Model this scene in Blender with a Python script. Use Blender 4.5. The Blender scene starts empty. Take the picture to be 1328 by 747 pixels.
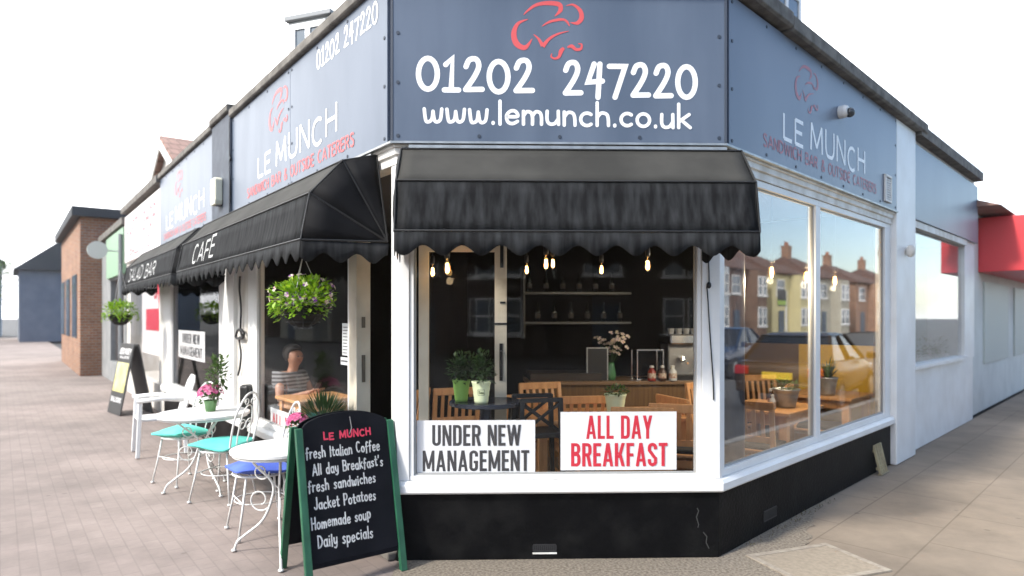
import bpy, bmesh, math, random
from mathutils import Vector, Matrix
R = math.radians
random.seed(7)
scn = bpy.context.scene
col = scn.collection

# ------------------------------------------------------------------ camera, sky, sun, exposure
camd = bpy.data.cameras.new('camera'); cam = bpy.data.objects.new('camera', camd); col.objects.link(cam)
cam.location = (0, 0, 1.6); cam.rotation_euler = (R(90), 0, 0)
camd.sensor_width = 36; camd.lens = 23.04; camd.shift_y = 0.0282
camd.clip_start = 0.05; camd.clip_end = 2000
camd.dof.use_dof = True; camd.dof.focus_distance = 4.7; camd.dof.aperture_fstop = 1.05
scn.camera = cam

SUN_EL = 40; SUN_H = Vector((-0.80, -0.60, 0)).normalized()
world = bpy.data.worlds.new("World"); scn.world = world; world.use_nodes = True
wn = world.node_tree.nodes; wl = world.node_tree.links; wn.clear()
wo = wn.new('ShaderNodeOutputWorld'); bg = wn.new('ShaderNodeBackground'); bg.inputs['Strength'].default_value = 0.11
sky = wn.new('ShaderNodeTexSky'); sky.sky_type = 'NISHITA'; sky.sun_disc = False
sky.sun_elevation = R(SUN_EL); sky.sun_rotation = math.atan2(SUN_H.x, SUN_H.y)
wtc = wn.new('ShaderNodeTexCoord')
wmap = wn.new('ShaderNodeMapping'); wmap.inputs['Scale'].default_value = (1, 1, 2.6)
wnz = wn.new('ShaderNodeTexNoise'); wnz.inputs['Scale'].default_value = 2.6; wnz.inputs['Detail'].default_value = 8; wnz.inputs['Roughness'].default_value = 0.55
wdot = wn.new('ShaderNodeVectorMath'); wdot.operation = 'DOT_PRODUCT'; wdot.inputs[1].default_value = (-0.70, 0.62, 0.10)
wadd = wn.new('ShaderNodeMath'); wadd.operation = 'MULTIPLY_ADD'; wadd.inputs[1].default_value = 0.75
wramp = wn.new('ShaderNodeValToRGB'); wramp.color_ramp.elements[0].position = 0.36; wramp.color_ramp.elements[1].position = 0.62
wmix = wn.new('ShaderNodeMix'); wmix.data_type = 'RGBA'; wmix.inputs[7].default_value = (11.5, 11.7, 12.0, 1)   # bright cloud
wl.new(wtc.outputs['Generated'], wmap.inputs['Vector']); wl.new(wmap.outputs[0], wnz.inputs['Vector'])
wl.new(wtc.outputs['Generated'], wdot.inputs[0]); wl.new(wdot.outputs['Value'], wadd.inputs[0]); wl.new(wnz.outputs[0], wadd.inputs[2])
wl.new(wadd.outputs[0], wramp.inputs[0]); wl.new(wramp.outputs[0], wmix.inputs[0])
wl.new(sky.outputs[0], wmix.inputs[6]); wl.new(wmix.outputs[2], bg.inputs[0]); wl.new(bg.outputs[0], wo.inputs[0])

sd = bpy.data.lights.new('sun', 'SUN'); sd.energy = 1.7; sd.angle = R(6); sd.color = (1, 0.95, 0.87)
sun = bpy.data.objects.new('sun', sd); col.objects.link(sun)
sdir = SUN_H * math.cos(R(SUN_EL)) + Vector((0, 0, math.sin(R(SUN_EL))))
sun.rotation_euler = (-sdir).to_track_quat('-Z', 'Y').to_euler(); sun.location = (-6, -4, 9)
vs = scn.view_settings; vs.view_transform = 'Standard'; vs.look = 'None'; vs.gamma = 1; vs.use_curve_mapping = False
vs.exposure = 1.55
try:
    scn.cycles.max_bounces = 10; scn.cycles.transparent_max_bounces = 24; scn.cycles.caustics_reflective = False; scn.cycles.caustics_refractive = False
except Exception: pass

# ------------------------------------------------------------------ materials
MATS = {}
def mat(name, c, rough=0.6, c2=None, scale=6.0, stretch=(1, 1, 1), bump=0.0, bscale=None, metal=0.0, spec=0.5, lo=0.35, hi=0.65, emit=None, estr=0, trans=0, detail=6):
    if name in MATS: return MATS[name]
    m = bpy.data.materials.new(name); m.use_nodes = True; nt = m.node_tree; b = nt.nodes['Principled BSDF']
    b.inputs['Base Color'].default_value = (*c, 1); b.inputs['Roughness'].default_value = rough; b.inputs['Metallic'].default_value = metal
    b.inputs['Specular IOR Level'].default_value = spec
    tc = nt.nodes.new('ShaderNodeTexCoord'); mp = nt.nodes.new('ShaderNodeMapping'); mp.inputs['Scale'].default_value = stretch
    nt.links.new(tc.outputs['Object'], mp.inputs[0])
    if c2 is not None:
        nz = nt.nodes.new('ShaderNodeTexNoise'); nz.inputs['Scale'].default_value = scale; nz.inputs['Detail'].default_value = detail
        cr = nt.nodes.new('ShaderNodeValToRGB'); e = cr.color_ramp.elements
        e[0].position = lo; e[1].position = hi; e[0].color = (*c, 1); e[1].color = (*c2, 1)
        nt.links.new(mp.outputs[0], nz.inputs['Vector']); nt.links.new(nz.outputs[0], cr.inputs[0]); nt.links.new(cr.outputs[0], b.inputs['Base Color'])
    if bump:
        n2 = nt.nodes.new('ShaderNodeTexNoise'); n2.inputs['Scale'].default_value = bscale or scale * 4; n2.inputs['Detail'].default_value = 5
        bp = nt.nodes.new('ShaderNodeBump'); bp.inputs['Strength'].default_value = bump; bp.inputs['Distance'].default_value = 0.01
        nt.links.new(mp.outputs[0], n2.inputs['Vector']); nt.links.new(n2.outputs[0], bp.inputs['Height']); nt.links.new(bp.outputs[0], b.inputs['Normal'])
    if emit:
        b.inputs['Emission Color'].default_value = (*emit, 1); b.inputs['Emission Strength'].default_value = estr
    if trans: b.inputs['Transmission Weight'].default_value = trans
    MATS[name] = m; return m

def glass(name, r0, tint=(1, 1, 1), rough=0.0, graze=1.0):
    if name in MATS: return MATS[name]
    m = bpy.data.materials.new(name); m.use_nodes = True; nt = m.node_tree; nt.nodes.clear()
    o = nt.nodes.new('ShaderNodeOutputMaterial'); mx = nt.nodes.new('ShaderNodeMixShader'); t = nt.nodes.new('ShaderNodeBsdfTransparent'); g = nt.nodes.new('ShaderNodeBsdfGlossy')
    t.inputs[0].default_value = (*tint, 1); g.inputs['Roughness'].default_value = rough
    lw = nt.nodes.new('ShaderNodeLayerWeight'); lw.inputs['Blend'].default_value = 0.5
    pw = nt.nodes.new('ShaderNodeMath'); pw.operation = 'POWER'; pw.inputs[1].default_value = 5
    ma = nt.nodes.new('ShaderNodeMath'); ma.operation = 'MULTIPLY_ADD'; ma.inputs[1].default_value = (1 - r0) * graze; ma.inputs[2].default_value = r0
    nt.links.new(lw.outputs['Facing'], pw.inputs[0]); nt.links.new(pw.outputs[0], ma.inputs[0]); nt.links.new(ma.outputs[0], mx.inputs[0])
    nt.links.new(t.outputs[0], mx.inputs[1]); nt.links.new(g.outputs[0], mx.inputs[2]); nt.links.new(mx.outputs[0], o.inputs[0])
    MATS[name] = m; return m

def brickmat(name, c1, c2, mortar, bw=0.225, bh=0.075, ms=0.01, rough=0.85, flat=False, rot=0, bump=0.4, noise=0.35, offset=0.5):
    if name in MATS: return MATS[name]
    m = bpy.data.materials.new(name); m.use_nodes = True; nt = m.node_tree; b = nt.nodes['Principled BSDF']; b.inputs['Roughness'].default_value = rough
    N = nt.nodes.new; L = nt.links.new
    tc = N('ShaderNodeTexCoord'); bk = N('ShaderNodeTexBrick'); bk.inputs['Scale'].default_value = 1
    bk.inputs['Color1'].default_value = (*c1, 1); bk.inputs['Color2'].default_value = (*c2, 1); bk.inputs['Mortar'].default_value = (*mortar, 1)
    bk.inputs['Mortar Size'].default_value = ms; bk.inputs['Brick Width'].default_value = bw; bk.inputs['Row Height'].default_value = bh; bk.offset = offset
    if flat:
        mp = N('ShaderNodeMapping'); mp.inputs['Rotation'].default_value = (0, 0, rot); L(tc.outputs['Object'], mp.inputs[0]); L(mp.outputs[0], bk.inputs['Vector'])
    else:
        sp = N('ShaderNodeSeparateXYZ'); ad = N('ShaderNodeMath'); cb = N('ShaderNodeCombineXYZ')
        L(tc.outputs['Object'], sp.inputs[0]); L(sp.outputs[0], ad.inputs[0]); L(sp.outputs[1], ad.inputs[1]); L(ad.outputs[0], cb.inputs[0]); L(sp.outputs[2], cb.inputs[1]); L(cb.outputs[0], bk.inputs['Vector'])
    nz = N('ShaderNodeTexNoise'); nz.inputs['Scale'].default_value = 1.3; nz.inputs['Detail'].default_value = 9; nz.inputs['Roughness'].default_value = 0.7; L(tc.outputs['Object'], nz.inputs['Vector'])
    mr = N('ShaderNodeMapRange'); mr.inputs[1].default_value = 0.3; mr.inputs[2].default_value = 0.7; mr.inputs[3].default_value = 1 - noise; mr.inputs[4].default_value = 1 + noise * 0.6
    L(nz.outputs[0], mr.inputs[0])
    mx = N('ShaderNodeMix'); mx.data_type = 'RGBA'; mx.blend_type = 'MULTIPLY'; mx.inputs[0].default_value = 1
    L(bk.outputs[0], mx.inputs[6]); L(mr.outputs[0], mx.inputs[7]); L(mx.outputs[2], b.inputs['Base Color'])
    n3 = N('ShaderNodeTexNoise'); n3.inputs['Scale'].default_value = 90; L(tc.outputs['Object'], n3.inputs['Vector'])
    sb = N('ShaderNodeMath'); sb.operation = 'MULTIPLY_ADD'; sb.inputs[1].default_value = -1.5; L(bk.outputs['Fac'], sb.inputs[0]); L(n3.outputs[0], sb.inputs[2])
    if flat and bw < 1.2:   # trodden gum spots and older, darker patches
        vo = N('ShaderNodeTexVoronoi'); vo.inputs['Scale'].default_value = 3.2; L(tc.outputs['Object'], vo.inputs['Vector'])
        vr = N('ShaderNodeMapRange'); vr.inputs[1].default_value = .05; vr.inputs[2].default_value = .085; vr.inputs[3].default_value = .72; vr.inputs[4].default_value = 1; L(vo.outputs['Distance'], vr.inputs[0])
        n4 = N('ShaderNodeTexNoise'); n4.inputs['Scale'].default_value = .45; n4.inputs['Detail'].default_value = 6; L(tc.outputs['Object'], n4.inputs['Vector'])
        v2 = N('ShaderNodeMapRange'); v2.inputs[1].default_value = .35; v2.inputs[2].default_value = .65; v2.inputs[3].default_value = .78; v2.inputs[4].default_value = 1.12; L(n4.outputs[0], v2.inputs[0])
        mu = N('ShaderNodeMath'); mu.operation = 'MULTIPLY'; L(vr.outputs[0], mu.inputs[0]); L(v2.outputs[0], mu.inputs[1])
        m3 = N('ShaderNodeMix'); m3.data_type = 'RGBA'; m3.blend_type = 'MULTIPLY'; m3.inputs[0].default_value = 1; L(mx.outputs[2], m3.inputs[6]); L(mu.outputs[0], m3.inputs[7]); L(m3.outputs[2], b.inputs['Base Color'])
    bp = N('ShaderNodeBump'); bp.inputs['Strength'].default_value = bump; bp.inputs['Distance'].default_value = 0.006; L(sb.outputs[0], bp.inputs['Height']); L(bp.outputs[0], b.inputs['Normal'])
    MATS[name] = m; return m

def leafmat(name, cols, tr=0.35, rough=0.5):
    if name in MATS: return MATS[name]
    m = bpy.data.materials.new(name); m.use_nodes = True; nt = m.node_tree; b = nt.nodes['Principled BSDF']; N = nt.nodes.new; L = nt.links.new
    ge = N('ShaderNodeNewGeometry'); cr = N('ShaderNodeValToRGB'); e = cr.color_ramp.elements
    e[0].color = (*cols[0], 1); e[1].color = (*cols[-1], 1)
    for i, c in enumerate(cols[1:-1]):
        x = e.new((i + 1) / (len(cols) - 1)); x.color = (*c, 1)
    L(ge.outputs['Random Per Island'], cr.inputs[0]); L(cr.outputs[0], b.inputs['Base Color']); b.inputs['Roughness'].default_value = rough
    t = N('ShaderNodeBsdfTranslucent'); L(cr.outputs[0], t.inputs[0]); mx = N('ShaderNodeMixShader'); mx.inputs[0].default_value = tr
    L(b.outputs[0], mx.inputs[1]); L(t.outputs[0], mx.inputs[2]); L(mx.outputs[0], nt.nodes['Material Output'].inputs[0])
    MATS[name] = m; return m

white = mat('white_paint', (0.80, 0.80, 0.79), 0.42, (0.72, 0.71, 0.69), 3.0, bump=0.08, bscale=30)
whiteold = mat('weathered_white', (0.76, 0.75, 0.72), 0.5, (0.56, 0.52, 0.46), 6.0, stretch=(1, 1, .4), bump=0.1, bscale=25)
cream = mat('cream_paint', (0.62, 0.56, 0.45), 0.5, (0.52, 0.46, 0.36), 5.0, bump=0.1, bscale=20)
panelm = mat('blue_grey_panel', (0.078, 0.102, 0.146), 0.35, (0.106, 0.133, 0.182), 2.2, stretch=(1.6, 1.6, .35), lo=.32, hi=.62, spec=0.5, bump=.06, bscale=2.5, detail=9)
panelr = mat('faded_panel', (0.110, 0.138, 0.19), 0.35, (0.16, 0.19, 0.245), 1.2, stretch=(1, 1, .4), lo=.3, hi=.7, spec=0.5)
vinylw = mat('white_vinyl', (0.85, 0.85, 0.85), 0.4)
vinylr = mat('red_vinyl', (0.62, 0.085, 0.085), 0.4)
vinylrf = mat('faded_red_vinyl', (0.50, 0.15, 0.18), 0.5, (0.36, 0.17, 0.21), 25)
blackp = mat('black_masonry_paint', (0.0035, 0.0035, 0.004), 0.5, (0.012, 0.0118, 0.0115), 5, lo=.45, hi=.8, bump=0.4, bscale=45, spec=.08)
stone = mat('coping_stone', (0.20, 0.185, 0.165), 0.9, (0.10, 0.092, 0.082), 7, bump=0.5, bscale=40)
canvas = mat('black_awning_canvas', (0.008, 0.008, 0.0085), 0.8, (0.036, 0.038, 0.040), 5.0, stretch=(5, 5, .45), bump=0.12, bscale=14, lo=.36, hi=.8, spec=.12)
canvastop = mat('upper_canvas', (0.034, 0.033, 0.030), 0.8, (0.054, 0.052, 0.047), 3.0, bump=0.1, bscale=20, spec=.15)  # lighter cloth tone for the awning's upper slopes
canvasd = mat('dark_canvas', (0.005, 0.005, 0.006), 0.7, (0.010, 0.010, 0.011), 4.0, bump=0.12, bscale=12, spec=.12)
pipe = mat('canvas_piping', (0.008, 0.008, 0.008), 0.5)
galv = mat('galvanised_metal', (0.42, 0.43, 0.43), 0.4, (0.30, 0.31, 0.31), 14, metal=0.7)
darkmetal = mat('dark_metal', (0.02, 0.02, 0.022), 0.4, metal=0.4)
chrome = mat('chrome', (0.7, 0.7, 0.7), 0.15, metal=1)
gfront = glass('front_glass', 0.016); gright = glass('side_glass', 0.19); gleft = glass('shaded_glass', 0.015, graze=.4)
gbulb = glass('bulb_glass', 0.05, (1, .93, .8))
wood = mat('pine_wood', (0.52, 0.25, 0.09), 0.45, (0.66, 0.34, 0.14), 5, stretch=(6, 6, .8), bump=0.05)
woodd = mat('dark_wood', (0.014, 0.008, 0.004), 0.6, (0.025, 0.014, 0.007), 5, stretch=(1, 1, 6))
navy = mat('navy_paint', (0.010, 0.014, 0.030), 0.35, (0.018, 0.024, 0.045), 6)
blackw = mat('black_wood', (0.008, 0.008, 0.009), 0.4)
darkwall = mat('dark_interior_paint', (0.005, 0.0045, 0.004), 0.85, (0.008, 0.007, 0.006), 3, spec=.1)
yellow = mat('yellow_wall_paint', (0.66, 0.40, 0.018), 0.6, (0.58, 0.34, 0.015), 2)
floorm = brickmat('floorboards', (0.05, 0.026, 0.012), (0.07, 0.038, 0.018), (0.02, .012, .008), bw=1.6, bh=0.14, ms=0.003, flat=True, rough=0.4, bump=0.1)
leafg = leafmat('basket_leaf', [(0.06, 0.17, 0.006), (0.20, 0.40, 0.012), (0.36, 0.52, 0.03), (0.13, 0.29, 0.010)])
leafd = leafmat('dark_leaf', [(0.012, 0.03, 0.010), (0.025, 0.06, 0.015), (0.05, 0.09, 0.03)])
leafm = leafmat('mid_leaf', [(0.03, 0.07, 0.015), (0.06, 0.12, 0.02), (0.10, 0.17, 0.04)])
petalp = leafmat('pink_petal', [(0.55, 0.06, 0.22), (0.75, 0.16, 0.36), (0.8, 0.35, 0.5)])
petalv = leafmat('violet_petal', [(0.16, 0.02, 0.32), (0.30, 0.05, 0.45)])
petalmix = leafmat('mixed_petal', [(0.16, 0.02, 0.32), (0.30, 0.05, 0.45), (0.8, 0.72, 0.5), (0.75, 0.66, 0.55), (0.8, 0.76, 0.62), (0.7, 0.3, 0.45)])
petalw = leafmat('pale_petal', [(0.75, 0.6, 0.62), (0.8, 0.72, 0.5)])

# ------------------------------------------------------------------ mesh builder
class MB:
    def __init__(s): s.v = []; s.f = []
    def add(s, vs_, fs): b = len(s.v); s.v += [tuple(v) for v in vs_]; s.f += [tuple(i + b for i in f) for f in fs]
    def poly(s, pts): s.add(pts, [tuple(range(len(pts)))])
    def hexa(s, p):   # 8 pts: bottom ring, top ring
        s.add(p, [(3, 2, 1, 0), (4, 5, 6, 7), (0, 1, 5, 4), (1, 2, 6, 5), (2, 3, 7, 6), (3, 0, 4, 7)])
    def box(s, x0, x1, y0, y1, z0, z1):
        s.hexa([(x0, y0, z0), (x1, y0, z0), (x1, y1, z0), (x0, y1, z0), (x0, y0, z1), (x1, y0, z1), (x1, y1, z1), (x0, y1, z1)])
    def bar(s, a, b, w, d, up=Vector((0, 0, 1))):   # rectangular bar
        a = Vector(a); b = Vector(b); t = (b - a).normalized()
        if abs(t.dot(up)) > .99: up = Vector((0, 1, 0))
        sx = t.cross(up).normalized() * w / 2; sy = sx.cross(t).normalized() * d / 2
        s.hexa([a - sx - sy, a + sx - sy, a + sx + sy, a - sx + sy, b - sx - sy, b + sx - sy, b + sx + sy, b - sx + sy])
    def tube(s, pts, r, n=8, closed=False):
        pts = [Vector(p) for p in pts]; m = len(pts); rr = r if isinstance(r, (list, tuple)) else [r] * m
        rings = []; prev = None
        for i, p in enumerate(pts):
            if closed: t = pts[(i + 1) % m] - pts[i - 1]
            else: t = pts[min(i + 1, m - 1)] - pts[max(i - 1, 0)]
            t.normalize()
            if prev is None:
                a = Vector((0, 0, 1)) if abs(t.z) < .9 else Vector((1, 0, 0)); x = t.cross(a).normalized()
            else: x = (prev - t * prev.dot(t)).normalized()
            prev = x; y = t.cross(x)
            rings.append([p + (x * math.cos(2 * math.pi * k / n) + y * math.sin(2 * math.pi * k / n)) * rr[i] for k in range(n)])
        vs_ = [v for r_ in rings for v in r_]; fs = []
        for i in range(m if closed else m - 1):
            j = (i + 1) % m
            for k in range(n): fs.append((i * n + k, i * n + (k + 1) % n, j * n + (k + 1) % n, j * n + k))
        if not closed: fs += [tuple(range(n))[::-1], tuple(range((m - 1) * n, m * n))]
        s.add(vs_, fs)
    def lathe(s, prof, c=(0, 0, 0), n=20, cap=True):
        c = Vector(c); vs_ = []; fs = []
        for r, z in prof:
            for k in range(n): a = 2 * math.pi * k / n; vs_.append(c + Vector((r * math.cos(a), r * math.sin(a), z)))
        for i in range(len(prof) - 1):
            for k in range(n): fs.append((i * n + k, i * n + (k + 1) % n, (i + 1) * n + (k + 1) % n, (i + 1) * n + k))
        if cap: fs += [tuple(range(n))[::-1], tuple(range((len(prof) - 1) * n, len(prof) * n))]
        s.add(vs_, fs)
    def ball(s, c, rx, ry=None, rz=None, n=12, m=8):
        ry = ry or rx; rz = rz or rx; c = Vector(c); vs_ = [c + Vector((0, 0, -rz))]; fs = []
        for i in range(1, m):
            a = -math.pi / 2 + math.pi * i / m
            for k in range(n): b = 2 * math.pi * k / n; vs_.append(c + Vector((rx * math.cos(a) * math.cos(b), ry * math.cos(a) * math.sin(b), rz * math.sin(a))))
        vs_.append(c + Vector((0, 0, rz))); l = len(vs_) - 1
        for k in range(n):
            fs.append((0, 1 + (k + 1) % n, 1 + k)); fs.append((l, l - n + k, l - n + (k + 1) % n))
            for i in range(m - 2): fs.append((1 + i * n + k, 1 + i * n + (k + 1) % n, 1 + (i + 1) * n + (k + 1) % n, 1 + (i + 1) * n + k))
        s.add(vs_, fs)
    def prism(s, pts, vec):   # polygon extruded by vec
        pts = [Vector(p) for p in pts]; vec = Vector(vec); n = len(pts)
        s.add(pts + [p + vec for p in pts], [tuple(range(n))[::-1], tuple(range(n, 2 * n))] + [(i, (i + 1) % n, n + (i + 1) % n, n + i) for i in range(n)])
    def leaf(s, c, d, up, l, w):
        d = Vector(d).normalized(); sd = d.cross(Vector(up));
        if sd.length < 1e-3: sd = Vector((1, 0, 0))
        sd.normalize(); nn = sd.cross(d); c = Vector(c)
        s.add([c, c + d * l * .5 + sd * w * .5 + nn * w * .15, c + d * l, c + d * l * .5 - sd * w * .5 + nn * w * .15], [(0, 1, 2), (0, 2, 3)])
    def build(s, name, m, parent=None, smooth=False, bevel=0, solid=0, seg=2, fix=True):
        me = bpy.data.meshes.new(name); me.from_pydata(s.v, [], s.f)
        if fix:
            bm = bmesh.new(); bm.from_mesh(me); bmesh.ops.recalc_face_normals(bm, faces=bm.faces); bm.to_mesh(me); bm.free()
        me.materials.append(m); me.update()
        if smooth:
            for p in me.polygons: p.use_smooth = True
        o = bpy.data.objects.new(name, me); col.objects.link(o)
        if bevel:
            b = o.modifiers.new('bevel', 'BEVEL'); b.width = bevel; b.segments = seg; b.limit_method = 'ANGLE'; b.angle_limit = R(40)
        if solid:
            b = o.modifiers.new('solid', 'SOLIDIFY'); b.thickness = solid; b.offset = 0
        if parent is not None:
            o.parent = parent
            if parent.get('wroot'): o.matrix_parent_inverse = Matrix.Translation(-Vector(parent.location))
        return o
def tag(o, label=None, cat=None, group=None, kind=None):
    if label: o['label'] = label
    if cat: o['category'] = cat
    if group: o['group'] = group
    if kind: o['kind'] = kind
    return o
def thing(name, label, cat, loc=(0, 0, 0), rz=0, group=None, wroot=False):
    o = bpy.data.objects.new(name, None); col.objects.link(o); o.location = loc; o.rotation_euler = (0, 0, rz); o.empty_display_size = .1
    if wroot: o['wroot'] = 1     # parts of this thing are modelled in world coordinates
    return tag(o, label, cat, group)
def part(o, label): o['label'] = label; return o
def dup(root, loc=None, rz=None, label=None, group=None):
    def cp(o, p):
        c = o.copy(); col.objects.link(c)
        if p is not None: c.parent = p
        for k in list(o.children): cp(k, c)
        return c
    r = cp(root, None)
    if loc is not None: r.location = loc
    if rz is not None: r.rotation_euler = (0, 0, rz)
    if label: r['label'] = label
    if group: r['group'] = group
    return r
def at(px, py, Y): return Vector(((px - 664) / 850 * Y, Y, 1.6 - (py - 411) / 850 * Y))

# ------------------------------------------------------------------ lettering: single stroke alphabet drawn as flat ribbons
def E(cx, cy, rx, ry, a0, a1, n=14): return ('l', [(cx + rx * math.cos(R(a0 + (a1 - a0) * i / n)), cy + ry * math.sin(R(a0 + (a1 - a0) * i / n))) for i in range(n + 1)])
def L_(*p): return ('l', list(p))
def C_(*p): return ('c', list(p))
G = {
 ' ': (.34, []), '.': (.10, [L_((.05, .0), (.05, .035))]), "'": (.12, [L_((.08, 1), (.04, .78))]), '&': (.6, [C_((.6, 0), (.2, .75), (.25, .98), (.42, .85), (.08, .35), (.12, .03), (.4, .05), (.58, .4))]),
 'A': (.60, [L_((0, 0), (.30, 1)), L_((.30, 1), (.60, 0)), L_((.11, .32), (.49, .32))]),
 'B': (.50, [L_((.02, 0), (.02, 1)), C_((.02, .98), (.34, .96), (.44, .77), (.34, .56), (.02, .53)), C_((.02, .53), (.40, .49), (.50, .27), (.38, .04), (.02, .02))]),
 'C': (.54, [E(.30, .5, .28, .48, 52, 308)]), 'D': (.54, [L_((.02, 0), (.02, 1)), C_((.02, .98), (.32, .92), (.52, .62), (.50, .34), (.30, .07), (.02, .02))]),
 'E': (.44, [L_((.02, 0), (.02, 1)), L_((.02, .98), (.44, .98)), L_((.02, .52), (.38, .52)), L_((.02, .02), (.44, .02))]),
 'F': (.42, [L_((.02, 0), (.02, 1)), L_((.02, .98), (.42, .98)), L_((.02, .52), (.36, .52))]),
 'G': (.56, [E(.30, .5, .28, .48, 50, 340), L_((.30, .44), (.56, .44))]),
 'H': (.52, [L_((.02, 0), (.02, 1)), L_((.50, 0), (.50, 1)), L_((.02, .52), (.50, .52))]), 'I': (.08, [L_((.04, 0), (.04, 1))]),
 'J': (.42, [C_((.36, 1), (.36, .35), (.30, .04), (.12, .0), (.0, .16))]), 'K': (.50, [L_((.02, 0), (.02, 1)), L_((.48, 1), (.04, .45)), L_((.16, .60), (.50, 0))]),
 'L': (.42, [L_((.02, 1), (.02, 0)), L_((.02, .02), (.42, .02))]),
 'M': (.68, [L_((.03, 0), (.06, 1)), L_((.06, 1), (.34, .15)), L_((.34, .15), (.62, 1)), L_((.62, 1), (.65, 0))]),
 'N': (.54, [L_((.02, 0), (.02, 1)), L_((.03, 1), (.51, 0)), L_((.52, 0), (.52, 1))]), 'O': (.60, [E(.30, .5, .28, .48, 90, 450, 22)]),
 'P': (.48, [L_((.02, 0), (.02, 1)), C_((.02, .98), (.36, .95), (.47, .72), (.34, .47), (.02, .43))]),
 'R': (.50, [L_((.02, 0), (.02, 1)), C_((.02, .98), (.36, .95), (.46, .74), (.34, .53), (.02, .50)), L_((.22, .50), (.50, 0))]),
 'S': (.46, [C_((.43, .86), (.28, .98), (.08, .92), (.06, .70), (.24, .54), (.41, .36), (.40, .12), (.22, .01), (.03, .12))]),
 'T': (.50, [L_((.25, 0), (.25, 1)), L_((0, .98), (.50, .98))]), 'U': (.52, [C_((.02, 1), (.02, .35), (.10, .06), (.26, .01), (.42, .06), (.50, .35), (.50, 1))]),
 'V': (.56, [L_((0, 1), (.28, 0)), L_((.28, 0), (.56, 1))]), 'W': (.80, [L_((0, 1), (.2, 0)), L_((.2, 0), (.4, .9)), L_((.4, .9), (.6, 0)), L_((.6, 0), (.8, 1))]),
 'Y': (.54, [L_((0, 1), (.27, .48)), L_((.54, 1), (.27, .48)), L_((.27, .5), (.27, 0))]), 'X': (.5, [L_((0, 0), (.5, 1)), L_((.5, 0), (0, 1))]),
 'a': (.46, [E(.22, .28, .20, .27, 40, 330), L_((.42, .56), (.41, .20), (.47, .0))]), 'b': (.44, [L_((.03, 1), (.03, .02)), E(.23, .28, .20, .27, 160, -160)]),
 'c': (.42, [E(.24, .28, .21, .27, 50, 310)]), 'd': (.46, [E(.22, .28, .20, .27, 20, 340), L_((.42, 1), (.42, .0))]),
 'e': (.44, [C_((.05, .30), (.40, .32), (.34, .53), (.18, .55), (.04, .36), (.08, .08), (.24, 0), (.40, .10))]), 'f': (.34, [C_((.36, .90), (.24, .99), (.14, .85), (.13, .5), (.10, -.08)), L_((.0, .52), (.30, .54))]),
 'g': (.44, [E(.21, .29, .19, .26, 30, 340), C_((.41, .56), (.41, 0), (.34, -.24), (.16, -.28), (.04, -.18))]), 'h': (.44, [L_((.03, 1), (.03, 0)), C_((.03, .34), (.16, .54), (.34, .50), (.40, .30), (.41, 0))]),
 'i': (.12, [L_((.06, .54), (.06, 0)), L_((.06, .74), (.06, .78))]), 'j': (.2, [C_((.15, .54), (.15, -.1), (.0, -.25)), L_((.15, .74), (.15, .78))]),
 'k': (.42, [L_((.03, 1), (.03, 0)), L_((.38, .56), (.05, .26)), L_((.12, .32), (.42, 0))]), 'l': (.10, [L_((.05, 1), (.05, 0))]),
 'm': (.66, [L_((.03, .56), (.03, 0)), C_((.03, .36), (.14, .54), (.28, .50), (.33, .30), (.33, 0)), C_((.33, .36), (.44, .54), (.58, .50), (.63, .30), (.63, 0))]),
 'n': (.42, [L_((.03, .56), (.03, 0)), C_((.03, .34), (.16, .54), (.32, .50), (.38, .30), (.39, 0))]), 'o': (.46, [E(.23, .28, .21, .27, 90, 450, 18)]),
 'p': (.44, [L_((.03, .56), (.03, -.32)), E(.23, .28, .20, .27, 160, -160)]), 'r': (.32, [L_((.03, .56), (.03, 0)), C_((.03, .30), (.14, .50), (.32, .52))]),
 's': (.36, [C_((.33, .50), (.18, .56), (.06, .44), (.18, .30), (.31, .16), (.20, .01), (.02, .07))]), 't': (.34, [C_((.15, .86), (.15, .14), (.22, .01), (.34, .05)), L_((.0, .57), (.32, .57))]),
 'u': (.44, [C_((.03, .56), (.03, .18), (.12, .02), (.28, .04), (.39, .22)), L_((.40, .56), (.41, 0))]), 'w': (.62, [C_((.02, .56), (.07, .08), (.16, .01), (.27, .12), (.31, .46)), C_((.31, .46), (.36, .08), (.46, .01), (.56, .14), (.60, .56))]),
 'y': (.42, [C_((.03, .56), (.05, .22), (.16, .08), (.30, .14), (.38, .34)), C_((.39, .56), (.36, -.05), (.24, -.27), (.06, -.24))]),
 '0': (.62, [E(.31, .5, .28, .46, 90, 450, 24)]), '1': (.44, [L_((.06, .78), (.26, .97), (.22, .04)), L_((.02, .03), (.44, .03))]),
 '2': (.56, [C_((.06, .74), (.16, .94), (.36, .96), (.44, .76), (.32, .46), (.05, .06)), L_((.05, .06), (.54, .07))]),
 '4': (.52, [L_((.24, .98), (.04, .42), (.50, .46)), L_((.42, .98), (.36, -.04))]), '7': (.58, [L_((.04, .93), (.54, .93), (.22, 0))]),
}
def smooth_pts(p, k=6):
    out = []; n = len(p)
    for i in range(n - 1):
        p0 = p[max(i - 1, 0)]; p1 = p[i]; p2 = p[i + 1]; p3 = p[min(i + 2, n - 1)]
        for j in range(k):
            t = j / k
            out.append(tuple(.5 * (2 * p1[a] + (p2[a] - p0[a]) * t + (2 * p0[a] - 5 * p1[a] + 4 * p2[a] - p3[a]) * t * t + (3 * p1[a] - p0[a] - 3 * p2[a] + p3[a]) * t ** 3) for a in (0, 1)))
    out.append(tuple(p[-1])); return out
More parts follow.
